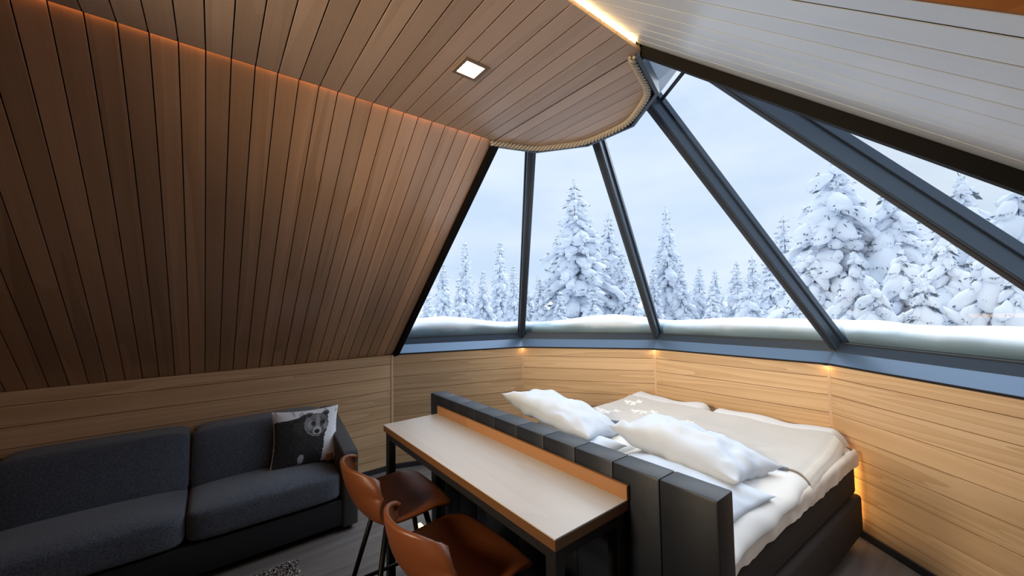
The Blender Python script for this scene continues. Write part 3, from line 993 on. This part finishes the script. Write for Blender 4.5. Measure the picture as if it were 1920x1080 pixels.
for j in range(NV):
    a = j * W1; F.append((a, a + W1, n1 + a + W1, n1 + a)); a = j * W1 + NU; F.append((a, n1 + a, n1 + a + W1, a + W1))
me = bpy.data.meshes.new('blanket'); me.from_pydata(V, [], F); me.validate()
at = me.color_attributes.new('weave', 'FLOAT_COLOR', 'POINT')
at.data.foreach_set('color', np.c_[np.array(C), np.ones(len(C))].astype(np.float32).ravel())
me.polygons.foreach_set('use_smooth', [True] * len(me.polygons))
bl = link('blanket', me, attr_mat('woven_wool', 'weave'), None, label='beige wool blanket with pale reindeer motifs spread across both duvets', category='blanket')
# fold along the near edge: grey underside showing
mb = MB()
path = []
for i in range(120):
    x = BX0 + 0.01 + (BX1 - 0.19 - BX0) * i / 119
    path.append((x, BY0 - 0.008 + 0.03 * fnoise(x, 0.0, 2.0, 2.5) * .6, blend_top(x, BY0) + 0.008))
mb.tube(path, 0.011, 8)
M['hem'] = simple('grey_wool_hem', (0.28, 0.29, 0.32), 0.95, noise=(40.0, 0.4), bump=0.3, spec=0.1)
obj('hem', mb, M['hem'], bl, smooth=True, label='dark grey folded hem')

# ------------------------------------------------------------------ counter table behind the headboard
tb = thing('counter_table', 'narrow high counter table with pale top and black steel frame behind the headboard', 'table', (0, -0.45, 0))
X0, X1, Y0, Y1 = -0.672, 0.662, -0.172, 0.164
mb = MB(); mb.box(X0, X1, Y0, Y1, 0.865, 0.896); obj('edge_board', mb, M['edge_shaded'], tb, bevel=0.001, segs=1)
mb = MB(); mb.box(X0, X1, Y0, Y1, 0.8962, 0.900); obj('table_top', mb, M['oak'], tb)
mb = MB(); mb.box(X0 + 0.004, X1 + 0.004, 0.151, 0.164, 0.9002, 0.947); obj('back_strip', mb, M['oak_edge'], tb, bevel=0.001, segs=1)
for lx in (X0 + 0.010, X1 - 0.052):
    for ly in (Y0 + 0.010, Y1 - 0.048):
        mb = MB(); mb.box(lx, lx + 0.042, ly, ly + 0.038, 0.0, 0.8645); obj('leg', mb, M['black'], tb, bevel=0.002, segs=1)
for ly in (Y0 + 0.012, Y1 - 0.046):
    mb = MB(); mb.box(X0 + 0.052, X1 - 0.052, ly, ly + 0.034, 0.827, 0.8645); obj('rail', mb, M['black'], tb)
for lx in (X0 + 0.012, X1 - 0.050):
    mb = MB(); mb.box(lx, lx + 0.038, Y0 + 0.048, Y1 - 0.048, 0.827, 0.8645); obj('rail', mb, M['black'], tb)

# ------------------------------------------------------------------ bar stools
def catmull(P_, t):
    n_ = len(P_) - 1; f = t * n_; i = min(int(f), n_ - 1); u = f - i
    p0, p1, p2, p3 = P_[max(i - 1, 0)], P_[i], P_[i + 1], P_[min(i + 2, n_)]
    return [0.5 * ((2 * b) + (-a + c) * u + (2 * a - 5 * b + 4 * c - d) * u * u + (-a + 3 * b - 3 * c + d) * u ** 3) for a, b, c, d in zip(p0, p1, p2, p3)]
PROF = [(0.205, 0.630, 0.165), (0.185, 0.648, 0.195), (0.10, 0.655, 0.212), (0.0, 0.648, 0.218), (-0.09, 0.645, 0.216), (-0.155, 0.662, 0.212),
        (-0.195, 0.705, 0.208), (-0.218, 0.765, 0.203), (-0.232, 0.820, 0.190), (-0.240, 0.862, 0.165)]
def shell_pt(a, b, off=0.0):
    u = 2 * a - 1; y, z, w = catmull(PROF, b)
    back = min(1, max(0, (b - 0.50) / 0.3)); front = min(1, max(0, (0.25 - b) / 0.25))
    x = w * u
    y += back * 0.085 * abs(u) ** 2.4
    z += (1 - back) * (1 - front) * 0.030 * abs(u) ** 3 - front * 0.012 * abs(u) ** 2
    z -= min(1, max(0, (b - 0.72) / 0.28)) * 0.050 * abs(u) ** 5
    y -= front * 0.02 * abs(u) ** 3
    return Vector((x, y, z))
def make_shell():
    nu, nv = 28, 44; V = []; F = []
    up = [[shell_pt(i / nu, j / nv) for i in range(nu + 1)] for j in range(nv + 1)]
    def nrm(i, j):
        a = up[j][min(i + 1, nu)] - up[j][max(i - 1, 0)]; b = up[min(j + 1, nv)][i] - up[max(j - 1, 0)][i]
        n_ = a.cross(b)
        return n_.normalized()
    N_ = [[nrm(i, j) for i in range(nu + 1)] for j in range(nv + 1)]
    if N_[10][14].z < 0:
        N_ = [[-q for q in r] for r in N_]
    V += [up[j][i] for j in range(nv + 1) for i in range(nu + 1)]
    n1 = len(V)
    V += [up[j][i] - N_[j][i] * 0.017 for j in range(nv + 1) for i in range(nu + 1)]
    W = nu + 1
    for j in range(nv):
        for i in range(nu):
            a = j * W + i
            F.append((a, a + 1, a + W + 1, a + W)); F.append((n1 + a, n1 + a + W, n1 + a + W + 1, n1 + a + 1))
    rim = [i for i in range(W)] + [j * W + nu for j in range(1, nv + 1)] + [nv * W + i for i in range(nu - 1, -1, -1)] + [j * W for j in range(nv - 1, 0, -1)]
    # rounded rim: an extra loop pushed outwards
    cx = Vector((0, 0, 0))
    ext = []
    for k_, r in enumerate(rim):
        p = (V[r] + V[n1 + r]) / 2
        j, i = divmod(r, W)
        inward = up[min(max(j, 1), nv - 1)][min(max(i, 1), nu - 1)] - up[j][i]
        if inward.length > 0: p = p - inward.normalized() * 0.007
        ext.append(len(V)); V.append(p)
    K = len(rim)
    for k_ in range(K):
        a, b = rim[k_], rim[(k_ + 1) % K]; c, d = ext[k_], ext[(k_ + 1) % K]
        F.append((a, b, d, c)); F.append((c, d, n1 + b, n1 + a))
    mb = MB(); mb.add(V, F); return mb
def make_stool(loc, rz, label):
    st = thing('bar_stool', label, 'stool', loc, rz, 'leather stools at the counter table')
    obj('seat_shell', make_shell(), M['leather'], st, smooth=True)
    mb = MB(); mb.box(-0.10, 0.10, -0.10, 0.10, 0.612, 0.626); obj('mounting_plate', mb, M['black'], st, bevel=0.003, segs=1)
    for sx in (-1, 1):
        for sy in (-1, 1):
            mb = MB(); mb.tube([(sx * 0.085, sy * 0.085, 0.615), (sx * 0.225, sy * 0.225, 0.0)], [0.0125, 0.010], 10); obj('leg', mb, M['black'], st, smooth=True)
    r = 0.085 + 0.14 * (0.615 - 0.24) / 0.615
    for a, b in (((-r, -r), (r, -r)), ((r, -r), (r, r)), ((r, r), (-r, r)), ((-r, r), (-r, -r))):
        mb = MB(); mb.tube([(a[0], a[1], 0.24), (b[0], b[1], 0.24)], 0.009, 8); obj('footrest', mb, M['black'], st, smooth=True)
    return st
s1 = make_stool((-0.335, -0.665, 0), math.radians(-2), 'cognac leather bar stool nearer the sofa, black legs in view')
s2 = copy_tree(s1); s2.location = (0.215, -0.665, 0); s2.rotation_euler = (0, 0, math.radians(2)); s2['label'] = 'cognac leather bar stool nearer the viewer, cut by the lower edge'

# small light on the floor past the table
nl = thing('floor_light', 'small pale yellow light glowing low behind the stools', 'lamp', (-1.06, -0.235, 0))
mb = MB(); mb.box(-0.04, 0.04, -0.025, 0.025, 0.0, 0.012); obj('base', mb, M['black'], nl)
mb = MB(); mb.box(-0.036, 0.036, -0.021, 0.021, 0.0122, 0.055); obj('lamp_shade', mb, M['nightlight'], nl, bevel=0.006, segs=2)

# ------------------------------------------------------------------ sofa
sf = thing('sofa', 'long charcoal grey fabric sofa along the left wall', 'sofa', (-1.78, -1.48, 0))
def sl(x, y): return (x + 1.78, y + 1.48)
def sbox(name, x0, x1, y0, y1, z0, z1, m_, r, sg=4, crown=0.0, lean=0.0):
    mb = MB()
    (a, c), (b, d) = sl(x0, y0), sl(x1, y1)
    mb.box(a, b, c, d, z0, z1)
    me = mb.mesh(name)
    bm = bmesh.new(); bm.from_mesh(me)
    bmesh.ops.subdivide_edges(bm, edges=bm.edges, cuts=7, use_grid_fill=True)
    zs_ = z1 - z0
    cx, cy = (a + b) / 2, (c + d) / 2
    for v in bm.verts:
        p = v.co
        # round the corners: pull every vertex inside a rounded box
        q = Vector((min(max(p.x, a + r), b - r), min(max(p.y, c + r), d - r), min(max(p.z, z0 + r), z1 - r)))
        dv = p - q
        if dv.length > 1e-6:
            v.co = q + dv.normalized() * min(dv.length, r)
        p = v.co
        wx = 1 - ((p.x - cx) / ((b - a) / 2)) ** 2; wy = 1 - ((p.y - cy) / ((d - c) / 2)) ** 2
        h = (p.z - z0) / zs_
        v.co.z += crown * max(0, wx) * max(0, wy) * (h if lean == 0 else 0)
        if lean:
            v.co.x += crown * max(0, wy) * max(0, 1 - (2 * h - 1) ** 2) * (1 if p.x > cx else 0)
            v.co.x -= lean * h
    bm.to_mesh(me); bm.free()
    me.polygons.foreach_set('use_smooth', [True] * len(me.polygons))
    o = link(name, me, m_, sf)
    md = o.modifiers.new('smooth', 'SUBSURF'); md.levels = 1; md.render_levels = 1
    return o
sbox('seat_cushion', -1.93, -1.398, -1.472, -0.648, 0.222, 0.412, M['sofa'], 0.045, crown=0.022)
sbox('seat_cushion', -1.93, -1.398, -2.300, -1.474, 0.222, 0.412, M['sofa'], 0.045, crown=0.022)
sbox('back_cushion', -2.08, -1.795, -1.470, -0.655, 0.36, 0.742, M['sofa'], 0.05, crown=0.03, lean=0.085)
sbox('back_cushion', -2.08, -1.795, -2.300, -1.473, 0.36, 0.750, M['sofa'], 0.05, crown=0.03, lean=0.085)
mb = MB(); (a, c), (b, d) = sl(-1.94, -2.30), sl(-1.415, -0.646); mb.box(a, b, c, d, 0.05, 0.218); obj('base', mb, M['sofa_base'], sf, bevel=0.008, segs=2)
mb = MB(); (a, c), (b, d) = sl(-2.18, -2.30), sl(-2.07, -0.646); mb.box(a, b, c, d, 0.05, 0.66); obj('back_frame', mb, M['arm'], sf, bevel=0.015, segs=2)
for y0_, y1_ in ((-0.642, -0.538), (-2.412, -2.308)):
    mb = MB()
    (a, c) = sl(-2.18, y0_)
    pr = [(-2.18, 0.03), (-2.18, 0.705), (-2.05, 0.690), (-1.425, 0.535), (-1.408, 0.510), (-1.408, 0.03)]
    mb.prism([(x + 1.78, c, z) for x, z in pr], (0, y1_ - y0_, 0))
    obj('arm', mb, M['arm'], sf, bevel=0.014, segs=3)
for x, y in ((-1.45, -0.59), (-2.12, -0.59), (-1.45, -2.36), (-2.12, -2.36)):
    mb = MB(); (a, c) = sl(x, y); mb.tube([(a, c, 0), (a, c, 0.052)], 0.018, 10); obj('foot', mb, M['black'], sf)

# bear cushion
NB_ = 150
V = []; C = []; F = []
w_, h_, t_ = 0.44, 0.40, 0.13
def inpoly(x, y, P_):
    r = False; j = len(P_) - 1
    for i in range(len(P_)):
        if (P_[i][1] > y) != (P_[j][1] > y) and x < (P_[j][0] - P_[i][0]) * (y - P_[i][1]) / (P_[j][1] - P_[i][1]) + P_[i][0]: r = not r
        j = i
    return r
BODY = [(0, 0), (.70, 0), (.73, .12), (.77, .30), (.78, .45), (.82, .55), (.84, .7), (.83, .86), (.76, .90), (.66, .91), (.55, .90), (.50, .93), (.44, .90), (.36, .86), (.25, .83), (.12, .82), (0, .80)]
def ell(x, y, cx, cy, rx, ry): return ((x - cx) / rx) ** 2 + ((y - cy) / ry) ** 2
def bear(x, y):
    n1_ = fnoise(x, y, 1.0, 22.0); n2_ = fnoise(x * 0.5, y * 1.6, 4.0, 60.0)
    c = 0.88 + 0.05 * fnoise(x, y, 3.0, 5.0)
    if y > .84 and abs(fnoise(x * 2, y, 6.0, 6.0)) > .42: c = .55
    jx = x + 0.015 * n1_; jy = y + 0.015 * n2_
    if inpoly(jx, jy, BODY): c = 0.035 + 0.03 * max(0, n1_) + 0.035 * max(0, n2_) + 0.05 * max(0, 1 - ell(x, y, .38, .66, .12, .14)) * (0.5 + n2_)
    if ell(jx, jy, .41, .09, .045, .085) < 1 and y < .17: c = .62 + .1 * n2_
    for ex, ey in ((.545, .89), (.80, .89)):
        if ell(jx, jy, ex, ey, .062, .055) < 1: c = 0.03 if ell(x, y, ex, ey - .01, .035, .03) < 1 else 0.12
    f = ell(jx, jy, .665, .70, .185, .20)
    if 1.0 < f < 1.28 and x < .62 and y < .85: c = 0.30 + .2 * n2_
    if f < 1:
        c = 0.13 + 0.10 * n2_ + 0.05 * n1_
        if y > .77: c += .10 * (y - .77) / .1
        c += .26 * max(0, 1 - ell(x, y, .545, .70, .07, .13)) + .24 * max(0, 1 - ell(x, y, .80, .66, .05, .09))
        if ell(x, y, .675, .74, .035, .16) < 1: c = .34 + .12 * n2_
        for ex in (.605, .755):
            if ell(x, y, ex, .715, .040, .042) < 1: c = .06
            if ell(x, y, ex, .735, .03, .016) < 1: c = .02
    if ell(jx, jy, .665, .57, .072, .095) < 1: c = .52 + .1 * n2_
    if ell(x, y, .662, .565, .045, .04) < 1: c = .03
    if ell(x, y, .662, .50, .05, .012) < 1: c = .10
    return max(0.01, min(.94, c))
pos_idx = {}
for sign in (1, -1):
    for j in range(NB_ + 1):
        for i in range(NB_ + 1):
            rim = i in (0, NB_) or j in (0, NB_); key = (i, j, 0 if rim else sign)
            if key in pos_idx: continue
            u = 2 * i / NB_ - 1; v = 2 * j / NB_ - 1
            pr = max(0, 1 - abs(u) ** 2.4) ** .55 * max(0, 1 - abs(v) ** 2.4) ** .55
            x = w_ / 2 * u * (1 - .09 * (1 - v * v)); y = h_ / 2 * v * (1 - .09 * (1 - u * u))
            z = sign * t_ / 2 * pr + .006 * fnoise(x, y, sign * 2.0, 9.0) * min(1, pr * 3)
            pos_idx[key] = len(V); V.append((x, y, z))
            cc = bear(i / NB_, j / NB_) if sign == 1 else .75
            C.append((cc * .93, cc * .97, cc * 1.06, 1))
    for j in range(NB_):
        for i in range(NB_):
            q = [pos_idx[(a, b, 0 if (a in (0, NB_) or b in (0, NB_)) else sign)] for a, b in ((i, j), (i + 1, j), (i + 1, j + 1), (i, j + 1))]
            F.append(tuple(q if sign == 1 else q[::-1]))
me = bpy.data.meshes.new('cushion'); me.from_pydata(V, [], F)
at = me.color_attributes.new('print', 'FLOAT_COLOR', 'POINT'); at.data.foreach_set('color', np.array(C, dtype=np.float32).ravel())
me.polygons.foreach_set('use_smooth', [True] * len(me.polygons))
cu = link('cushion', me, attr_mat('printed_cotton', 'print', bump=0.15), None, label='square cushion printed with a black and white bear, leaning in the sofa corner', category='cushion')
# front faces the room (+X), its own x runs along -Y... placed leaning on the back cushion
fx = Vector((0.10, 1.0, -0.02)).normalized(); fz = Vector((0.94, -0.10, 0.30)).normalized(); fy = fz.cross(fx).normalized(); fz = fx.cross(fy)
cu.matrix_world = Matrix(((fx.x, fy.x, fz.x, -1.745), (fx.y, fy.y, fz.y, -0.815), (fx.z, fy.z, fz.z, 0.605), (0, 0, 0, 1)))
mb = MB()
rimp = []
for i in range(0, NB_ + 1, 3): rimp.append(V[pos_idx[(0, i, 0)]])
mb.tube(rimp, 0.004, 6)
obj('piping', mb, M['linen'], cu, smooth=True, label='pale piping along the edge')
# brown leather tag with eyelet hanging behind the cushion
tg = thing('leather_tag', 'small tan leather tag with a ring on the sofa seat beside the bear cushion', 'tag', (-1.655, -0.668, 0.425), 0.4)
mb = MB(); mb.box(-0.012, 0.006, -0.035, 0.02, 0.0, 0.05); obj('strap', mb, simple('tan_leather', (0.42, 0.20, 0.06), 0.5), tg, bevel=0.004, segs=2)
mb = MB(); ring_p = [(0.012, 0.012 * math.cos(t_a), 0.012 + 0.012 * math.sin(t_a)) for t_a in np.linspace(0, 2 * math.pi, 17)]; mb.tube(ring_p, 0.004, 6); obj('ring', mb, M['brass'], tg, smooth=True)

# ------------------------------------------------------------------ rug
rug = thing('shaggy_rug', 'black and white shaggy rug with its corner beside the sofa', 'rug', (-0.55, -1.75, 0))
mb = MB(); mb.box(-0.69, 0.70, -0.80, 0.785, 0.0, 0.010); obj('backing', mb, M['base'], rug)
V = []; F = []; C = []
rr = np.random.default_rng(3)
NT = 7000
for k_ in range(NT):
    if k_ < 4200:
        x = rr.uniform(-0.695, -0.36); y = rr.uniform(0.45, 0.79)
    else:
        x = rr.uniform(-0.695, 0.70); y = rr.uniform(-0.80, 0.79)
    a = rr.uniform(0, 6.283); l_ = rr.uniform(0.018, 0.034); r_ = rr.uniform(0.0015, 0.0028)
    d = np.array([math.cos(a), math.sin(a)]) * l_ * rr.uniform(0.3, 0.9)
    pts = [(x, y, 0.008), (x + d[0] * .5, y + d[1] * .5, 0.012 + l_ * .7), (x + d[0], y + d[1], 0.010 + l_ * rr.uniform(.4, .8))]
    g_ = rr.choice([0.02, 0.03, 0.06, 0.28, 0.55, 0.72]); o_ = len(V)
    for (px, py, pz), rad in zip(pts, (r_, r_, r_ * .6)):
        for q in range(3):
            t = a + 1.57 + q * 2.094
            V.append((px + rad * math.cos(t), py + rad * math.sin(t), pz + (rad if q == 0 else 0))); C.append((g_, g_ * .98, g_ * .95, 1))
    for s_ in range(2):
        for q in range(3):
            q2 = (q + 1) % 3; F.append((o_ + s_ * 3 + q, o_ + s_ * 3 + q2, o_ + s_ * 3 + 3 + q2, o_ + s_ * 3 + 3 + q))
    F.append((o_ + 6, o_ + 7, o_ + 8))
me = bpy.data.meshes.new('pile'); me.from_pydata(V, [], F)
at = me.color_attributes.new('yarn', 'FLOAT_COLOR', 'POINT'); at.data.foreach_set('color', np.array(C, dtype=np.float32).ravel())
link('pile', me, attr_mat('shaggy_yarn', 'yarn', bump=0.0), rug, kind='stuff')

# warm light strip low behind the foot of the bed
t = thing('led_strip', 'amber light strip glowing on the wall behind the foot of the bed', 'light strip', (0, 0, 0))
mb = MB(); mb.box(0.765, 0.80, 1.955, 1.965, 0.10, 0.50); obj('diode_band', mb, M['led_sill'], t)
# spots under the sill in the corners of the glazed end
for k, lb in ((1, 'small amber spot under the sill in the corner behind the left pillow'), (2, 'small amber spot under the sill in the corner beyond the middle of the bed'), (3, 'small amber spot under the sill in the corner right of the bed foot')):
    e = dec(k, 1); p = e * (S - 0.034)
    t = thing('sill_spot', lb, 'lamp', (p.x, p.y, ZK - 0.004))
    t['group'] = 'amber spots under the sill'
    mb = MB(); mb.tube([(0, 0, 0.0), (0, 0, 0.004)], 0.016, 12); obj('housing', mb, M['black'], t)
    mb = MB(); mb.tube([(0, 0, -0.0015), (0, 0, -0.0002)], 0.013, 12); obj('lens', mb, M['spot'], t)

# ------------------------------------------------------------------ outside: snow lying against the glass
NA, prof = 260, [(0.00, 1.175), (-0.02, 1.215), (-0.045, 1.255), (-0.060, 1.295), (-0.062, 1.325), (-0.035, 1.352), (0.03, 1.376), (0.20, 1.395), (0.40, 1.392), (0.58, 1.34), (0.72, 1.22), (0.78, 1.0), (0.80, 0.3)]
mb = MB(); V = []; F = []
for i in range(NA + 1):
    th = math.radians(178.3 - 176.6 * i / NA)
    ph = (math.degrees(th)) % 36 - 18
    rp_ = 1.106 * S * C18 / math.cos(math.radians(ph))
    mod = 0.80 + 0.20 * math.cos(math.radians(ph) * 5) ** 2
    for j, (dr, z) in enumerate(prof):
        x, y = rp_ * math.cos(th), rp_ * math.sin(th)
        amp = min(1, max(0, (z - 1.19) / 0.12))
        zz = 1.175 + (z - 1.175) * (mod + 0.30 * fnoise(x, y, 0.5, 1.3)) if z > 1.175 else z
        zz += 0.012 * fnoise(x + dr, y, z, 5.0) * amp
        r2 = rp_ + dr + (0.015 * fnoise(x, y, z * 4, 4.0) if j else 0.0)
        V.append((r2 * math.cos(th), r2 * math.sin(th), zz))
K = len(prof)
for i in range(NA):
    for j in range(K - 1):
        F.append((i * K + j, (i + 1) * K + j, (i + 1) * K + j + 1, i * K + j + 1))
mb.add(V, F)
sb_ = obj('snow_bank', mb, M['snow_shaded'], None, smooth=True, kind='stuff', label='long mound of snow lying against the outside of the glass')

# ------------------------------------------------------------------ snow-laden trees
def ico(sub):
    bm = bmesh.new(); bmesh.ops.create_icosphere(bm, subdivisions=sub, radius=1.0)
    bm.verts.ensure_lookup_table()
    v = np.array([q.co[:] for q in bm.verts]); f = np.array([[q.index for q in p.verts] for p in bm.faces]); bm.free()
    return v, f
ICO1, ICO2 = ico(1), ico(2)
def make_tree_meshes(H, Rb, seed, whorls, per, blob, ico_, blades, sharp=0.9, clump=1.0):
    r = np.random.default_rng(seed)
    bv, bf = ico_; nv_ = len(bv)
    VS = []; FS = []; NVs = []; NF = []; cnt = 0; bc = 0
    tv = []; 
    def add_blob(p, size, az, tilt):
        nonlocal cnt
        sc_ = np.array([1.35, 1.0, 0.72]) * size * r.uniform(.8, 1.2, 3)
        v = bv * sc_; 
        ph = r.uniform(0, 6.28, 3); fr_ = r.uniform(2.0, 3.6, 3)
        dsp = 1 + .22 * np.sin(bv[:, 0] * fr_[0] + ph[0]) * np.sin(bv[:, 1] * fr_[1] + ph[1]) + .14 * np.sin(bv[:, 2] * 4 + bv[:, 0] * 3 + ph[2]) + .09 * np.sin(bv[:, 0] * 6.5 + ph[1]) * np.sin(bv[:, 1] * 6.0 + ph[2])
        v = v * dsp[:, None]
        v[:, 2] = np.where(v[:, 2] < 0, v[:, 2] * .55, v[:, 2])
        ct, st = math.cos(tilt), math.sin(tilt)
        x = v[:, 0] * ct + v[:, 2] * st; z = -v[:, 0] * st + v[:, 2] * ct
        ca, sa = math.cos(az), math.sin(az)
        VS.append(np.c_[x * ca - v[:, 1] * sa + p[0], x * sa + v[:, 1] * ca + p[1], z + p[2]])
        FS.append(bf + cnt); cnt += nv_
    def add_blade(p, d, l_, w):
        nonlocal bc
        s = np.cross(d, r.normal(size=3)); s /= max(1e-6, np.linalg.norm(s)); m_ = p + d * l_ * .5 + s * w
        m2 = p + d * l_ * .5 - s * w
        NVs.append(np.array([p, m_, p + d * l_, m2])); NF.append((bc, bc + 1, bc + 2, bc + 3)); bc += 4
    for i in range(whorls):
        t = (i + .5) / whorls; z = H * (.04 + .95 * t)
        R = Rb * (1 - t) ** sharp * r.uniform(.75, 1.18) + .06
        nb = max(3, int(per * (R / Rb) + 3))
        a0 = r.uniform(0, 6.28)
        for b in range(nb):
            az = a0 + 6.283 * b / nb + r.uniform(-.3, .3); Lb = R * r.uniform(.6, 1.12)
            nbl = max(1, int(round(Lb / (blob * 1.1))))
            drop = Lb * r.uniform(.25, .6)
            for k_ in range(nbl):
                f = (k_ + 1) / nbl
                rad = Lb * (.25 + .75 * f) if nbl > 1 else Lb * .8
                p = np.array([math.cos(az) * rad, math.sin(az) * rad, z - drop * f ** 1.5])
                size = blob * r.choice([.5, .7, .9, 1.1, 1.5]) * r.uniform(.85, 1.15) * (1.0 if f < 1 else .8) * (.55 + .45 * min(1, R / (Rb * .5)))
                if r.random() < .9 * clump:
                    add_blob(p, size, az, .25 + .5 * f + r.uniform(-.15, .25))
                ca_, sa_ = math.cos(az), math.sin(az)
                for q in range(blades):
                    tg_ = r.normal() * .55
                    dd = np.array([ca_ * .6 - sa_ * tg_ + r.normal() * .3, sa_ * .6 + ca_ * tg_ + r.normal() * .3, r.uniform(-1.1, .1)]); dd /= np.linalg.norm(dd)
                    pp = p + np.array([ca_ * .75 - sa_ * tg_, sa_ * .75 + ca_ * tg_, -.22]) * size
                    add_blade(pp, dd, size * r.uniform(.25, .65), size * r.uniform(.03, .09))
            for q in range(3):
                f = r.uniform(.25, .8); rad = Lb * f; a = az + r.normal() * .25
                add_blade(np.array([math.cos(a) * rad, math.sin(a) * rad, z - drop * f ** 1.5 - blob * .5]), np.array([math.cos(a) * .8, math.sin(a) * .8, r.uniform(-.6, .0)]), blob * r.uniform(.7, 1.4), blob * r.uniform(.08, .16))
    for k_ in range(26):
        f = r.random(); a = r.uniform(0, 6.28); q = Rb * .16 * f
        add_blob(np.array([math.cos(a) * q, math.sin(a) * q, H * (1.0 - .26 * f)]), blob * (.28 + .35 * f), a, .5)
    for k_ in range(14):
        a = r.uniform(0, 6.28); zz = H * (1 - .05 * r.random()); add_blade(np.array([0, 0, zz]), np.array([math.cos(a) * .5, math.sin(a) * .5, .7]), blob * r.uniform(.4, .8), blob * .04)
    def mk(name, v, f, smooth):
        me = bpy.data.meshes.new(name)
        v = np.concatenate(v) if len(v) else np.zeros((0, 3)); f = np.concatenate(f) if isinstance(f[0], np.ndarray) else np.array(f)
        k = f.shape[1]
        me.vertices.add(len(v)); me.vertices.foreach_set('co', v.astype(np.float32).ravel())
        me.loops.add(f.size); me.loops.foreach_set('vertex_index', f.astype(np.int32).ravel())
        me.polygons.add(len(f)); me.polygons.foreach_set('loop_start', np.arange(0, f.size, k, dtype=np.int32))
        me.polygons.foreach_set('use_smooth', np.full(len(f), smooth))
        me.update(calc_edges=True)
        return me
    ms = mk('snow_clumps', VS, FS, True); ms.materials.append(M['tree_snow'])
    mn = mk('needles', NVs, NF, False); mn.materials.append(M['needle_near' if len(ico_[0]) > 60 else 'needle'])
    mb = MB(); mb.tube([(0, 0, -0.6), (0.03, 0.02, H * .5), (0, 0, H * .99)], [.03 * H ** .5, .014 * H ** .5, .004], 7)
    mt = mb.mesh('trunk', True); mt.materials.append(M['bark'])
    return ms, mn, mt
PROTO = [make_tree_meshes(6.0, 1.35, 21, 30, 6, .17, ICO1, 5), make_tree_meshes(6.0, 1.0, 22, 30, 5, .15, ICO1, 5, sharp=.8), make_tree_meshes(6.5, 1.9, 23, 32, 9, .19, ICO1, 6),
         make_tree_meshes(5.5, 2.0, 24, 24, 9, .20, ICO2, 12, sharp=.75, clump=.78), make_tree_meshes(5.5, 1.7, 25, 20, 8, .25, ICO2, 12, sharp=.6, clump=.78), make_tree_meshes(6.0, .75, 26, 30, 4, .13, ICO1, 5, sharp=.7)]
PH = [6.0, 6.0, 6.5, 5.5, 5.5, 6.0]
def pix_dir(px, py):
    d = CAM_F + (px - 960) / 711.55 * CAM_R + (540 - py) / 711.55 * CAM_U
    h = math.hypot(d.x, d.y); return d / h
def tree(px, ytop, dist, proto, label, group=None, widen=1.0):
    """stand a tree at that distance along the bearing of the photo column, as tall as the photo shows it"""
    d = pix_dir(px, ytop); top = CAM_P + d * dist
    base_z = -0.75; Ht = top.z - base_z; s = Ht / PH[proto]
    t = thing('snowy_spruce', label, 'tree', (top.x, top.y, base_z), random.uniform(0, 6.28), group)
    for nm, me in zip(('snow_clumps', 'needles', 'trunk'), PROTO[proto]):
        o = link(nm, me, None, t, **({'kind': 'stuff'} if nm != 'trunk' else {}))
        o.scale = (s * widen, s * widen, s)
    return t
tree(1076, 340, 15, 2, 'tall snow-covered spruce standing alone behind the middle pane', widen=1.12)
tree(1140, 402, 17, 0, 'snowy spruce half hidden by the post right of the tall middle spruce')
tree(1248, 390, 19, 0, 'slender snowy spruce with a bare pointed tip right of the middle post', widen=.85)
tree(872, 452, 24, 5, 'thin snow-crusted spruce, left one of two tops in the first pane')
tree(937, 450, 25, 1, 'snowy spruce with an open top in the first pane beside the thin one')
tree(830, 492, 21, 1, 'low snowy spruce by the slope edge in the first pane', widen=1.1)
tree(1468, 404, 15, 5, 'thin dark-tipped spruce beside the third post', widen=1.2)
tree(1558, 300, 8.6, 3, 'large snow-laden spruce filling the right-hand pane', widen=.82)
tree(1668, 340, 8.8, 4, 'broad snow-laden spruce between the large one and the last post', widen=.8)
tree(1800, 330, 7.6, 4, 'big round-topped snowy tree seen through the outermost pane', widen=.75)
tree(1905, 345, 7.0, 3, 'snowy tree at the far right of the outermost pane', widen=.8)
G2 = 'smaller snowy spruces below the tall ones'
for px, yt, ds, pr, wd in ((800, 545, 17, 1, 1.2), (860, 520, 16, 0, 1.0), (905, 505, 18, 0, 1), (962, 495, 20, 1, 1), (985, 530, 15, 0, 1.1), (1012, 520, 14, 1, 1.2), (1050, 545, 11.5, 0, 1.1), (1110, 545, 11, 1, 1.3), (1165, 470, 15, 0, 1), (1185, 520, 12, 0, 1.1),
                            (1225, 500, 16, 1, 1.1), (1275, 490, 17, 0, 1), (1310, 500, 20, 1, 1.1), (1340, 505, 19, 0, 1), (1380, 490, 17, 1, 1.1), (1410, 480, 16, 0, 1), (1440, 470, 14, 1, 1.1), (1335, 545, 11, 0, 1.2), (1400, 535, 10, 3, .8),
                            (1480, 500, 9.5, 3, .8), (1520, 470, 8.0, 3, .75), (1600, 470, 6.8, 4, .7), (1690, 470, 6.6, 3, .75), (1770, 440, 6.2, 4, .7), (1850, 470, 5.8, 3, .7), (1730, 520, 5.6, 4, .7), (1640, 530, 5.6, 3, .7), (1900, 500, 5.6, 4, .6), (2080, 380, 8.0, 3, .8), (2300, 420, 9.5, 4, .8), (2550, 470, 11.0, 3, .9), (2900, 480, 12.0, 4, .9)):
    tree(px, yt, ds, pr, 'small snow-covered spruce standing among the others in front of the cabin', G2, wd)
G3 = 'far snowy spruces on the skyline'
for px in range(770, 1960, 34):
    tree(px + random.uniform(-12, 12), 520 + random.uniform(-14, 18), random.uniform(30, 42), random.choice((0, 1, 5)), 'pale distant snowy spruce in the row along the skyline', G3, random.uniform(.9, 1.2))
